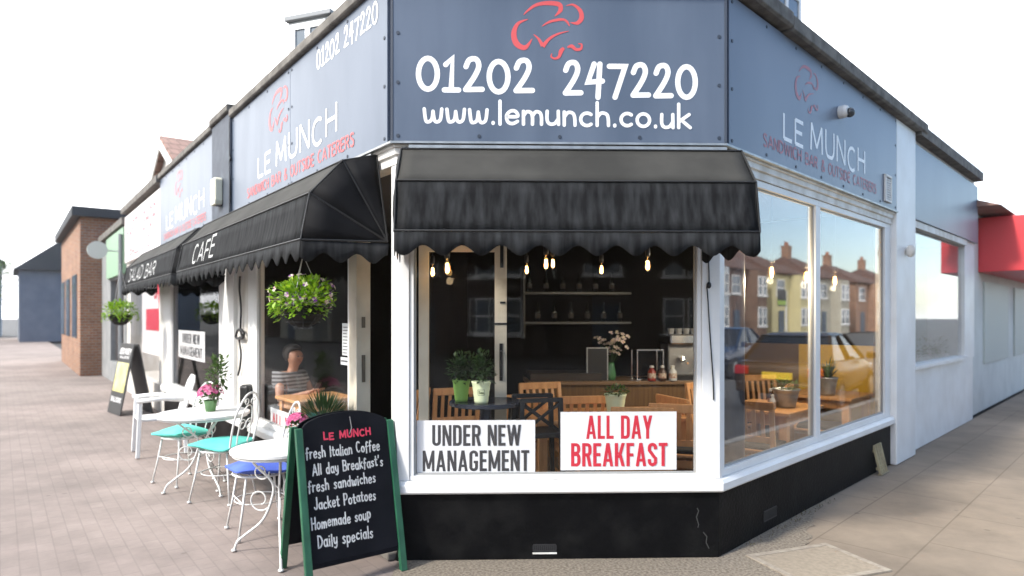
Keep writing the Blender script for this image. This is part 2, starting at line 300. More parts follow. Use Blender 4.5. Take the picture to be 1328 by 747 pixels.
def ribbon(mb, pts, hw, fn, z, rnd=True, widths=None):
    P = [Vector(p) for p in pts]; n = len(P); closed = (P[0] - P[-1]).length < 1e-4
    Lf = []; Rt = []
    for i in range(n):
        a = P[i - 1] if i > 0 else (P[-2] if closed else P[i]); b = P[i + 1] if i < n - 1 else (P[1] if closed else P[i])
        t1 = (P[i] - a); t2 = (b - P[i])
        t1 = t1.normalized() if t1.length > 1e-7 else t2.normalized(); t2 = t2.normalized() if t2.length > 1e-7 else t1
        t = (t1 + t2); t = t.normalized() if t.length > 1e-3 else t2
        nn = Vector((-t.y, t.x)); k = 1 / max(.6, abs(nn.dot(Vector((-t1.y, t1.x)))))
        w = (widths[i] if widths else hw) * k
        Lf.append(P[i] + nn * w); Rt.append(P[i] - nn * w)
    vs_ = [fn(q.x, q.y, z) for q in Lf] + [fn(q.x, q.y, z) for q in Rt]
    mb.add(vs_, [(i, i + 1, n + i + 1, n + i) for i in range(n - 1)])
    if rnd and not closed and not widths:
        for e, o in ((0, 1), (n - 1, n - 2)):
            d = (P[e] - P[o]).normalized(); a0 = math.atan2(d.y, d.x)
            mb.poly([fn(P[e].x + hw * math.cos(a0 + math.pi * (k / 8 - .5)), P[e].y + hw * math.sin(a0 + math.pi * (k / 8 - .5)), z) for k in range(9)])
def text(mb, s, fn, x0, x1, y0, h, hw, rnd=True, gap=.16, jitter=0, slope=0):
    """lay the words s between x0 and x1 on baseline y0 with cap height h; fn maps (x,y,lift) to a point"""
    tot = sum(G[c][0] + gap for c in s) - gap; k = (x1 - x0) / tot; x = x0; z = 0
    rj = random.Random(len(s))
    for c in s:
        dy = rj.uniform(-jitter, jitter) * h; sc = 1 + rj.uniform(-jitter, jitter)
        for t, p in G[c][1]:
            q = smooth_pts(p) if t == 'c' else p
            q = [(x + a * k, y0 + dy + slope * (x - x0) + b * h * sc) for a, b in q]
            ribbon(mb, q, hw, fn, z, rnd); z += .00008
        x += (G[c][0] + gap) * k
    return mb
def words(s, fn, x0, x1, y0, h, hw, name, mm, parent, rnd=True, gap=.16, jitter=0, slope=0):
    tot = sum(G[c][0] + gap for c in s) - gap; k = (x1 - x0) / tot; x = x0
    for w in s.split(' '):
        ww = (sum(G[c][0] + gap for c in w) - gap) * k; mb = MB(); text(mb, w, fn, x, x + ww, y0 + slope * (x - x0), h, hw, rnd, gap, jitter, slope)
        mb.build(name, mm, parent, fix=False); x += ww + (2 * gap + G[' '][0]) * k
# chef-hat emblem: tapered brush strokes, unit square with y up
EMB = [([(.16, .78), (.22, .85), (.34, .94), (.50, .97), (.66, .95), (.68, .86), (.60, .76)], [.004, .014, .022, .03, .034, .03, .003]),
       ([(.76, .93), (.86, .95), (.96, .86), (.98, .74), (.92, .66), (.82, .665)], [.004, .014, .028, .034, .026, .003]),
       ([(.22, .71), (.08, .64), (.02, .48), (.06, .32), (.18, .26), (.28, .40)], [.004, .022, .038, .042, .032, .003]),
       ([(.42, .60), (.52, .67), (.66, .71), (.74, .71)], [.004, .016, .02, .014]), ([(.74, .71), (.78, .67), (.81, .61)], [.014, .016, .006]),
       ([(.30, .47), (.37, .40), (.43, .29)], [.004, .016, .03]), ([(.43, .28), (.52, .40), (.64, .48), (.80, .53)], [.03, .02, .014, .003]),
       ([(.56, .17), (.55, .12), (.60, .09), (.66, .12), (.69, .21), (.73, .26)], [.006, .012, .014, .02, .03, .02]),
       ([(.78, .27), (.84, .29), (.90, .24), (.97, .25), (.98, .32), (.93, .33)], [.01, .026, .022, .018, .012, .004])]
def emblem(mb, fn, x0, y0, w, h):
    for i, (p, wd) in enumerate(EMB):
        q = smooth_pts([(x0 + a * w, y0 + b * h) for a, b in p], 6); n = len(p); ww = []
        for j in range(len(q)):
            f = j / 6; a = min(int(f), n - 2); ww.append((wd[a] + (wd[a + 1] - wd[a]) * (f - a)) * w)
        ribbon(mb, q, 0, fn, i * .0001, False, ww)
    return mb
# condensed bold capitals for the printed posters, each a few filled pieces on a 0..1 cap height
def RC(x0, y0, x1, y1): return [(x0, y0), (x1, y0), (x1, y1), (x0, y1)]
def PG(xa, ya, xb, yb, w): return [(xa, ya), (xa + w, ya), (xb + w, yb), (xb, yb)]
def RG(cx, cy, rx, ry, ix, iy, a0, a1, n=8):
    out = []
    for i in range(n):
        a, b = R(a0 + (a1 - a0) * i / n), R(a0 + (a1 - a0) * (i + 1) / n)
        out.append([(cx + rx * math.cos(a), cy + ry * math.sin(a)), (cx + rx * math.cos(b), cy + ry * math.sin(b)), (cx + ix * math.cos(b), cy + iy * math.sin(b)), (cx + ix * math.cos(a), cy + iy * math.sin(a))])
    return out
def cond_glyphs():
    s, h, W = .150, .135, .43; q = .20; c = W / 2; g = {}
    st_ = RC(0, 0, s, 1)
    bowl = lambda x, y0, y1: [RC(s, y1 - h, x - q, y1), RC(s, y0, x - q, y0 + h)] + RG(x - q, y1 - q, q, q, q - s, q - h, 0, 90) + RG(x - q, y0 + q, q, q, q - s, q - h, -90, 0) + ([RC(x - s, y0 + q, x, y1 - q)] if y1 - y0 > 2 * q + .01 else [])
    g['U'] = (W, [RC(0, q, s, 1), RC(W - s, q, W, 1)] + RG(c, q, c, q, c - s, q - h, 180, 360, 12))
    g['N'] = (W + .02, [RC(0, 0, .13, 1), RC(W - .11, 0, W + .02, 1), PG(W - .13, 0, .0, 1, .15)])
    g['D'] = (W, [st_] + bowl(W, 0, 1)); g['E'] = (.36, [st_, RC(s, 0, .36, h), RC(s, .44, .33, .44 + h), RC(s, 1 - h, .36, 1)])
    g['F'] = (.35, [st_, RC(s, .42, .32, .42 + h), RC(s, 1 - h, .35, 1)]); g['L'] = (.35, [st_, RC(s, 0, .35, h)]); g['T'] = (.40, [RC(.125, 0, .275, 1 - h), RC(0, 1 - h, .40, 1)])
    g['R'] = (W, [st_] + bowl(W, .43, 1) + [PG(W - s + .01, 0, W - s - .09, .46, s)]); g['B'] = (W, [st_] + bowl(W - .01, .50, 1) + bowl(W, 0, .5 + h * .6))
    g['A'] = (.48, [PG(0, 0, .165, 1, .14), PG(.34, 0, .175, 1, .14), RC(.11, .20, .37, .32)]); g['W'] = (.70, [PG(.13, 0, 0, 1, .13), PG(.13, 0, .285, 1, .13), PG(.44, 0, .285, 1, .13), PG(.44, 0, .57, 1, .13)])
    g['M'] = (.58, [RC(0, 0, .13, 1), RC(.45, 0, .58, 1), PG(.225, .12, .0, 1, .13), PG(.225, .12, .45, 1, .13)])
    g['G'] = (W, [RC(0, q, s, 1 - q), RC(W - s, q, W, .50), RC(c, .38, W - s, .50), RC(W - s, .70, W, 1 - q)] + RG(c, 1 - q, c, q, c - s, q - h, 0, 180, 12) + RG(c, q, c, q, c - s, q - h, 180, 360, 12))
    g['S'] = (W, [RC(0, .64, s, 1 - q), RC(W - s, .72, W, 1 - q), RC(W - s, q, W, .38), RC(0, q, s, .30), PG(W - s - .03, .33, .0, .66, s + .03)] + RG(c, 1 - q, c, q, c - s, q - h, 0, 180, 12) + RG(c, q, c, q, c - s, q - h, 180, 360, 12))
    g['Y'] = (.46, [RC(.155, 0, .305, .45), PG(.155, .40, 0, 1, .15), PG(.155, .40, .31, 1, .15)]); g['K'] = (.46, [st_, PG(.12, .36, .31, 1, .15), PG(.31, 0, .14, .60, .15)]); g[' '] = (.20, [])
    return g
CG = cond_glyphs()
def ctext(mb, s, fn, x0, x1, y0, h, gap=.075):
    tot = sum(CG[c][0] + gap for c in s) - gap; k = (x1 - x0) / tot; x = x0; z = 0
    for c in s:
        for p in CG[c][1]: mb.poly([fn(x + a * k, y0 + b * h, z) for a, b in p]); z += .00004
        x += (CG[c][0] + gap) * k
# ------------------------------------------------------------------ the three shop fronts
class Wall:
    def __init__(s, O, d, sgn): s.O = Vector((*O, 0)); s.d = Vector((*d, 0)).normalized(); s.n = Vector((s.d.y, -s.d.x, 0)) * sgn
    def P(s, u, off, z): return s.O + s.d * u + s.n * off + Vector((0, 0, z))
A = (-0.749, 4.30); B = (1.375, 4.36)
WL = Wall(A, (-0.609, 0.793), -1); WF = Wall(A, (B[0] - A[0], B[1] - A[1]), 1); WR = Wall(B, (0.705, 0.709), 1)
FW = (Vector(B) - Vector(A)).length
def wbox(mb, W, u0, u1, o0, o1, z0, z1):
    mb.hexa([W.P(u0, o0, z0), W.P(u1, o0, z0), W.P(u1, o1, z0), W.P(u0, o1, z0), W.P(u0, o0, z1), W.P(u1, o0, z1), W.P(u1, o1, z1), W.P(u0, o1, z1)])
def run(mb, prof, pts):
    """sweep an (off, z) profile along a plan polyline, mitred; outward is to the right of travel"""
    P = [Vector((p[0], p[1])) for p in pts]; n = len(P); rings = []
    for i in range(n):
        ds = []
        if i > 0: ds.append((P[i] - P[i - 1]).normalized())
        if i < n - 1: ds.append((P[i + 1] - P[i]).normalized())
        ns = [Vector((d.y, -d.x)) for d in ds]; m = sum(ns, Vector((0, 0))).normalized(); k = 1 / m.dot(ns[0])
        rings.append([(P[i].x + m.x * o * k, P[i].y + m.y * o * k, z) for o, z in prof])
    m = len(prof); fs = []
    for i in range(n - 1):
        for k in range(m): fs.append((i * m + k, i * m + (k + 1) % m, (i + 1) * m + (k + 1) % m, (i + 1) * m + k))
    fs += [tuple(range(m))[::-1], tuple(range((n - 1) * m, n * m))]
    mb.add([v for r in rings for v in r], fs)
xy = lambda v: (v.x, v.y)
LE = 8.14; RE = 3.87
fL = lambda off: (lambda x, y, l: WL.P(-x, off + l, y))
fF = lambda off: (lambda x, y, l: WF.P(x, off + l, y))
fR = lambda off: (lambda x, y, l: WR.P(x, off + l, y))

cafe = thing('cafe_building', 'corner cafe with blue grey signboards, white window frames and black base wall', 'building', (0.3, 7.0, 0), wroot=True)
main = [xy(WL.P(.02, 0, 0)), A, B, xy(WR.P(RE - .0, 0, 0))]
left = [xy(WL.P(LE, 0, 0)), xy(WL.P(.70, 0, 0))]
# base wall, left uncut behind the air bricks
m = MB(); run(m, [(-.14, 0), (.0, 0), (.0, .44), (-.14, .44)], main); run(m, [(-.14, 0), (.0, 0), (.0, .40), (-.14, .40)], left)
rz = m.build('stall_riser', blackp, cafe, bevel=.006)
m = MB(); run(m, [(-.16, .442), (.035, .442), (.045, .455), (.045, .50), (.028, .525), (-.16, .525)], main); run(m, [(-.16, .402), (.05, .402), (.06, .415), (.06, .47), (.04, .50), (-.16, .50)], left)
m.build('window_sill', white, cafe, bevel=.004)
m = MB(); run(m, [(-.10, 2.60), (.012, 2.60), (.012, 2.655), (.03, 2.66), (.03, 2.70), (.045, 2.705), (.045, 2.734), (-.10, 2.734)], [xy(WL.P(LE, 0, 0)), A, B, xy(WR.P(RE, 0, 0))])
m.build('window_head', whiteold, cafe, bevel=.003)
m = MB(); run(m, [(.046, 2.722), (.075, 2.722), (.075, 2.736), (.046, 2.736)], [xy(WL.P(LE, 0, 0)), A, B, xy(WR.P(RE, 0, 0))])
m.build('drip_trim', galv, cafe)
# corner posts
m = MB()
pr = [Vector(A).to_3d() + v for v in (WL.d * .075 + WL.n * .01, Vector((0, 0, 0)) + (WL.n + WF.n).normalized() * .012, WF.d * .075 + WF.n * .01, WF.d * .075 - WF.n * .09, WL.d * .075 - WL.n * .09)]
m.prism([p + Vector((0, 0, .526)) for p in pr], (0, 0, 2.07)); m.build('corner_post', white, cafe, bevel=.004)
m = MB()
pr = [Vector(B).to_3d() + v for v in (-WF.d * .115 + WF.n * .01, (WR.n + WF.n).normalized() * .012, WR.d * .035 + WR.n * .01, WR.d * .035 - WR.n * .09, -WF.d * .115 - WF.n * .09)]
m.prism([p + Vector((0, 0, .526)) for p in pr], (0, 0, 2.07)); m.build('corner_post', white, cafe, bevel=.004)

def window(W, u0, u1, z0, z1, fw, gm, name='window_frame', fm=white, off=0.0, dep=.07, pane=True, mull=()):
    m = MB(); e = .002
    wbox(m, W, u0, u1, off - dep, off, z0, z0 + fw); wbox(m, W, u0, u1, off - dep, off, z1 - fw, z1)
    wbox(m, W, u0, u0 + fw, off - dep + e, off - e, z0 + fw, z1 - fw); wbox(m, W, u1 - fw, u1, off - dep + e, off - e, z0 + fw, z1 - fw)
    for u in mull: wbox(m, W, u - fw * .8, u + fw * .8, off - dep + e, off - e + .004, z0 + fw, z1 - fw)
    # glazing bead
    b = .012
    f = m.build(name, fm, cafe, bevel=.003)
    us = [u0 + fw] + [q for u in mull for q in (u - fw * .8, u + fw * .8)] + [u1 - fw]
    for i in range(0, len(us), 2):
        m = MB(); a, c = us[i], us[i + 1]
        for (p, q, r, t) in ((a, c, z0 + fw, z0 + fw + b), (a, c, z1 - fw - b, z1 - fw), (a, a + b, z0 + fw + b, z1 - fw - b), (c - b, c, z0 + fw + b, z1 - fw - b)): wbox(m, W, p, q, off - .045, off - .022, r, t)
        m.build('glazing_bead', mat('bead_grey', (.35, .35, .34), .5), f)
        m = MB(); wbox(m, W, a, c, off - .038, off - .030, z0 + fw, z1 - fw); m.build('window_pane', gm, f)
    return f
window(WF, .076, FW - .116, .527, 2.598, .028, gfront)
window(WR, .036, 1.775, .527, 2.598, .05, gright); window(WR, 1.777, RE - .14, .527, 2.598, .05, gright)
m = MB(); wbox(m, WR, RE - .139, RE, -.09, -.002, .527, 2.598); m.build('window_post', white, cafe, bevel=.004)
window(WL, .76, 3.15, .502, 2.598, .05, gleft)
window(WL, 4.57, 7.56, .502, 2.598, .05, gleft)
m = MB(); wbox(m, WL, .62, .755, -.10, .012, .0, 2.598); m.build('door_post', cream, cafe, bevel=.004)
m = MB(); wbox(m, WL, .612, .6195, -.055, -.03, 1.12, 1.32); m.build('lock_plate', mat('worn_brass', (.12, .10, .08), .5, metal=.5), cafe); m = MB(); wbox(m, WL, .612, .6195, -.055, -.03, 1.52, 1.60); m.build('lock_plate', mat('worn_brass', (.12, .10, .08), .5, metal=.5), cafe)
m = MB(); wbox(m, WL, 3.152, 3.40, -.10, .0, .502, 2.598); wbox(m, WL, 3.92, 4.568, -.10, .012, .502, 2.598); m.build('window_post', white, cafe, bevel=.004)
m = MB(); wbox(m, WL, 3.402, 3.918, -.13, -.03, .502, 2.598); m.build('side_board', whiteold, cafe, bevel=.003)
m = MB(); wbox(m, WL, 7.562, LE, -.10, .012, .502, 2.598); m.build('window_post', white, cafe, bevel=.004)
m = MB(); wbox(m, WL, .025, .615, -.35, .06, .0, .05); m.build('door_step', stone, cafe, bevel=.01)
# signboards: thin panels on a backing, joints left open
def panel(W, u0, u1, z0, z1, mm, off=.06, screws=True):
    m = MB(); wbox(m, W, u0, u1, .0, off, z0, z1); p = m.build('signboard', mm, cafe, bevel=.003)
    if screws:
        n = max(2, int((u1 - u0) / .5) + 1); cs = []
        for i in range(n):
            for z in (z0 + .035, z1 - .04):
                c = W.P(u0 + .04 + (u1 - u0 - .08) * i / (n - 1), off, z); cs.append(c)
        for z in (z0 + .38, z0 + .7):
            for u in (u0 + .04, u1 - .04):
                c = W.P(u, off, z); cs.append(c)
        for c in cs: m = MB(); m.tube([c, c + W.n * .004], .012, 10); m.build('screw', mat('screw_cap', (.03, .04, .06), .5), p)
    return p
k = .06 * math.tan(R(26)) ; kl = .06 * math.tan(R(25.5))
pF = panel(WF, -.03, FW + .022, 2.738, 3.76, panelm)
pR1 = panel(WR, .028, 3.86, 2.738, 3.74, panelr)
pL1 = panel(WL, .033, 1.895, 2.738, 3.80, panelm); pL2 = panel(WL, 1.899, 3.78, 2.738, 3.80, panelm)
pL3 = panel(WL, 4.60, LE, 2.738, 3.84, panelm)
m = MB(); wbox(m, WL, 3.785, 4.595, -.02, .085, 2.60 + .14, 3.87); m.build('signboard_pilaster', mat('slate_blue_timber', (.045, .055, .075), .6, (.07, .085, .11), 6, bump=.3), cafe, bevel=.006)
# corner trims of the signboards
m = MB()
for W, u in ((WF, .0), (WR, .0)):
    c0 = W.P(u, 0, 2.74)
for P0, n0 in ((A, (WL.n + WF.n).normalized()), (B, (WR.n + WF.n).normalized())):
    c = Vector(P0).to_3d() + n0 * .067
    m = MB(); m.bar(c + Vector((0, 0, 2.74)), c + Vector((0, 0, 3.76)), .014, .010); m.build('corner_trim', mat('trim_dark', (.05, .06, .08), .5), cafe)
# lettering
t = lambda mb, nm, mm, p: mb.build(nm, mm, p, fix=False)
m = MB(); text(m, '01202', fF(.0615), .135, .885, 3.065, .215, .0175, jitter=.02, slope=-.018); t(m, 'phone_number', vinylw, pF); m = MB(); text(m, '247220', fF(.0615), 1.085, 1.955, 3.043, .215, .0175, jitter=.02, slope=-.016); t(m, 'phone_number', vinylw, pF)
m = MB(); text(m, 'www.lemunch.co.uk', fF(.0615), .175, 1.915, 2.862, .150, .0112, gap=.13, jitter=.02, slope=-.014); t(m, 'web_address', vinylw, pF)
m = MB(); emblem(m, fF(.0615), .75, 3.245, .46, .41); t(m, 'chef_hat_emblem', vinylr, pF)
def lemunch(mb, fn, x0, x1, y0, h, hw, mm, par):
    w = x1 - x0
    text(mb, 'LE', fn, x0, x0 + .20 * w, y0 - .05 * h, h * .9, hw, False); mb.build('shop_name', mm, par, fix=False); mb = MB(); text(mb, 'MUNCH', fn, x0 + .28 * w, x1, y0, h, hw, False, jitter=.07); mb.build('shop_name', mm, par, fix=False)
m = MB(); lemunch(m, fL(.0615), -2.83, -.86, 2.99, .215, .0155, vinylw, pL1)
m = MB(); emblem(m, fL(.0615), -2.48, 3.25, .52, .44); t(m, 'chef_hat_emblem', vinylr, pL2)
words('SANDWICH BAR & OUTSIDE CATERERS', fL(.0618), -3.2, -.55, 2.83, .095, .0075, 'tagline', vinylr, pL1, False)
words('01202 247220', fL(.0615), -1.27, -.17, 3.58, .15, .0095, 'phone_number', vinylw, pL1, jitter=.03)
m = MB(); lemunch(m, fL(.0615), -7.6, -5.1, 2.98, .24, .016, vinylw, pL3)
m = MB(); emblem(m, fL(.0615), -6.9, 3.3, .5, .42); t(m, 'chef_hat_emblem', vinylr, pL3)
words('SANDWICH BAR & OUTSIDE CATERERS', fL(.0618), -7.8, -5.0, 2.82, .095, .007, 'tagline', vinylr, pL3, False)
m = MB(); lemunch(m, fR(.0615), .90, 2.80, 2.96, .215, .0155, vinylw, pR1)
m = MB(); emblem(m, fR(.0615), 1.12, 3.22, .48, .40); t(m, 'chef_hat_emblem', vinylrf, pR1)
words('SANDWICH BAR & OUTSIDE CATERERS', fR(.0618), .55, 3.15, 2.83, .09, .0075, 'tagline', vinylrf, pR1, False)
# coping, parapet, flat roof
top = [xy(WL.P(LE, 0, 0)), xy(WL.P(4.60, 0, 0))]
m = MB(); run(m, [(-.25, 3.842), (.085, 3.842), (.10, 3.855), (.10, 3.925), (-.25, 3.94)], top); run(m, [(-.25, 3.872), (.105, 3.872), (.12, 3.885), (.12, 3.955), (-.25, 3.97)], [xy(WL.P(4.597, 0, 0)), xy(WL.P(3.783, 0, 0))])
for a, b, in ((3.78, 2.4), (2.394, .0)): run(m, [(-.25, 3.802), (.085, 3.802), (.10, 3.815), (.10, 3.885), (-.25, 3.90)], [xy(WL.P(a, 0, 0)), xy(WL.P(b if b else .12, 0, 0))])
run(m, [(-.25, 3.765), (.12, 3.765), (.14, 3.78), (.14, 3.88), (-.25, 3.90)], [xy(WL.P(.115, 0, 0)), A, B, xy(WR.P(.9, 0, 0))])
for i in range(4): run(m, [(-.25, 3.745), (.12, 3.745), (.14, 3.76), (.14, 3.86), (-.25, 3.88)], [xy(WR.P(.906 + .99 * i, 0, 0)), xy(WR.P(.9 + .99 * (i + 1), 0, 0))])
m.build('coping', stone, cafe, bevel=.008)
m = MB(); run(m, [(-.12, 2.736), (-.002, 2.736), (-.002, 3.745), (-.12, 3.745)], [xy(WL.P(LE, 0, 0)), A, B, xy(WR.P(4.86, 0, 0))]); m.build('parapet_wall', mat('backing_board', (.06, .06, .06), .9), cafe)
m = MB(); run(m, [(-.30, 3.88), (-.24, 3.88), (-.24, 4.02), (-.30, 4.02)], [xy(WR.P(.3, 0, 0)), xy(WR.P(4.7, 0, 0))]); m.build('roof_kerb', stone, cafe)
pts = [WL.P(LE, -.2, 3.70), WL.P(.1, -.2, 3.70), WF.P(.1, -.2, 3.70), WF.P(FW - .1, -.2, 3.70), WR.P(.1, -.2, 3.70), WR.P(4.8, -.2, 3.70), WR.P(4.8, -5, 3.70), WL.P(LE, -4.5, 3.70)]
m = MB(); m.prism(pts, (0, 0, .06)); m.build('flat_roof', mat('roofing_felt', (.06, .06, .06), .9, (.1, .1, .1), 4), cafe)
# room
RY = [A, B, xy(WR.P(3.80, 0, 0)), xy(WR.P(3.80, -4.0, 0)), (-.7, 10.2), xy(WL.P(4.45, -3.2, 0)), xy(WL.P(4.45, 0, 0))]
m = MB(); ins = [xy(WF.P(.02, -.142, 0)), xy(WF.P(FW - .02, -.142, 0)), xy(WR.P(3.80, -.142, 0)), xy(WR.P(3.80, -4, 0)), (-.7, 10.2), xy(WL.P(4.45, -3.2, 0)), xy(WL.P(4.45, -.142, 0))]
m.prism([(x, y, .0) for x, y in ins], (0, 0, .04)); m.build('room_floor', floorm, cafe)
m = MB(); m.prism([(x, y, 2.76) for x, y in ins], (0, 0, .05)); m.build('room_ceiling', mat('ceiling_paint', (.05, .048, .045), .8), cafe)
def wallseg(mb, a, b, z0=.04, z1=2.76, th=.08):
    a = Vector((*a, 0)); b = Vector((*b, 0)); d = (b - a).normalized(); nn = Vector((d.y, -d.x, 0)) * th
    mb.hexa([a + Vector((0, 0, z0)), b + Vector((0, 0, z0)), b + nn + Vector((0, 0, z0)), a + nn + Vector((0, 0, z0)), a + Vector((0, 0, z1)), b + Vector((0, 0, z1)), b + nn + Vector((0, 0, z1)), a + nn + Vector((0, 0, z1))])
m = MB(); wallseg(m, xy(WR.P(3.80, -.15, 0)), xy(WR.P(3.80, -.95, 0)), .04, 1.28); m.build('yellow_wall', yellow, cafe); m = MB(); wallseg(m, xy(WR.P(3.80, -.952, 0)), xy(WR.P(3.80, -1.95, 0)), .04, 1.28); m.build('brown_dado', mat('brown_dado', (.13, .07, .015), .5), cafe); m = MB(); wallseg(m, xy(WR.P(3.80, -.15, 0)), xy(WR.P(3.80, -1.95, 0)), 1.282, 2.755); m.build('upper_wall', darkwall, cafe)
m = MB(); wallseg(m, xy(WR.P(3.78, -1.952, 0)), xy(WR.P(3.78, -4.0, 0))); wallseg(m, xy(WR.P(3.78, -4.0, 0)), (-.7, 10.2)); wallseg(m, (-.7, 10.2), xy(WL.P(4.45, -3.2, 0))); wallseg(m, xy(WL.P(4.45, -3.2, 0)), xy(WL.P(4.45, -.1, 0))); m.build('dark_wall', darkwall, cafe)
m = MB(); wallseg(m, xy(WL.P(4.6, -.15, 0)), xy(WL.P(4.6, -2.2, 0))); 
wallseg(m, xy(WL.P(8.0, -2.2, 0)), xy(WL.P(8.0, -.15, 0))); wallseg(m, xy(WL.P(4.6, -2.2, 0)), xy(WL.P(8.0, -2.2, 0))); m.build('back_room_wall', darkwall, cafe)
m = MB(); m.prism([WL.P(u, o, .0) for u, o in ((4.6, -.142), (8.0, -.142), (8.0, -2.2), (4.6, -2.2))], (0, 0, .04)); m.build('back_room_floor', floorm, cafe); m = MB(); m.prism([WL.P(u, o, 2.76) for u, o in ((4.6, -.12), (8.0, -.12), (8.0, -2.2), (4.6, -2.2))], (0, 0, .05)); m.build('back_room_ceiling', darkwall, cafe)
m = MB(); m.lathe([(.092, .04), (.092, 2.76)], (1.68, 5.0, 0), 28); m.build('round_column', navy, cafe, smooth=False, bevel=.002)
# back of the building so that it is closed
m = MB(); wallseg(m, xy(WR.P(4.7, -.2, 0)), xy(WR.P(4.7, -5, 0)), 0, 3.7, .12); wallseg(m, xy(WR.P(4.7, -5, 0)), xy(WL.P(LE, -4.5, 0)), 0, 3.7, .12); wallseg(m, xy(WL.P(LE, -4.5, 0)), xy(WL.P(LE, -.15, 0)), 0, 3.7, .12); m.build('rear_wall', mat('render_grey', (.4, .39, .37), .9, (.3, .29, .27), 3), cafe)
# white pillar at the right end and its plinth
m = MB(); wbox(m, WR, RE + .002, 4.63, -.25, .06, 0, 3.743); m.build('end_pillar', white, cafe, bevel=.01)
m = MB(); c = WR.P(4.2, .06, 2.33); m.ball(c + WR.n * .05, .05, .05, .07); m.build('pillar_lamp', whiteold, cafe, smooth=True)
# air bricks
ab = mat('air_brick_black', (.004, .004, .004), .6)
def airbrick(W, u, z, w=.21, h=.075):
    m = MB(); wbox(m, W, u - w / 2, u + w / 2, -.02, .006, z - h / 2, z - h / 2 + .008); wbox(m, W, u - w / 2, u + w / 2, -.02, .006, z + h / 2 - .008, z + h / 2)
    for i in range(12):
        x = u - w / 2 + w * i / 11; wbox(m, W, x - .004, x + .004, .0015, .005, z - h / 2 + .008, z + h / 2 - .008)
    o = m.build('air_brick', mat('air_brick_iron', (.02, .02, .022), .5), cafe)
    m = MB(); wbox(m, W, u - w / 2, u + w / 2, -.03, .002, z - h / 2 + .002, z + h / 2 - .002); m.build('vent_shade_block', ab, o)  # black block stands in for the shade inside the openings
airbrick(WF, .965, .075, .15, .05); airbrick(WR, .80, .12, .22, .08)
m = MB(); wbox(m, WF, .885, 1.045, .001, .007, .036, .046); m.build('plaster_chip', whiteold, cafe)
m = MB()
for p in ([(1.98, .33), (1.99, .31), (1.975, .27), (1.99, .22), (1.985, .2)], [(2.02, .17), (2.045, .14), (2.04, .10), (2.06, .06)]): ribbon(m, p, .003, fF(.0015), 0, False)
m.build('paint_crack', mat('plaster_grey', (.05, .05, .048), .9), cafe, fix=False)

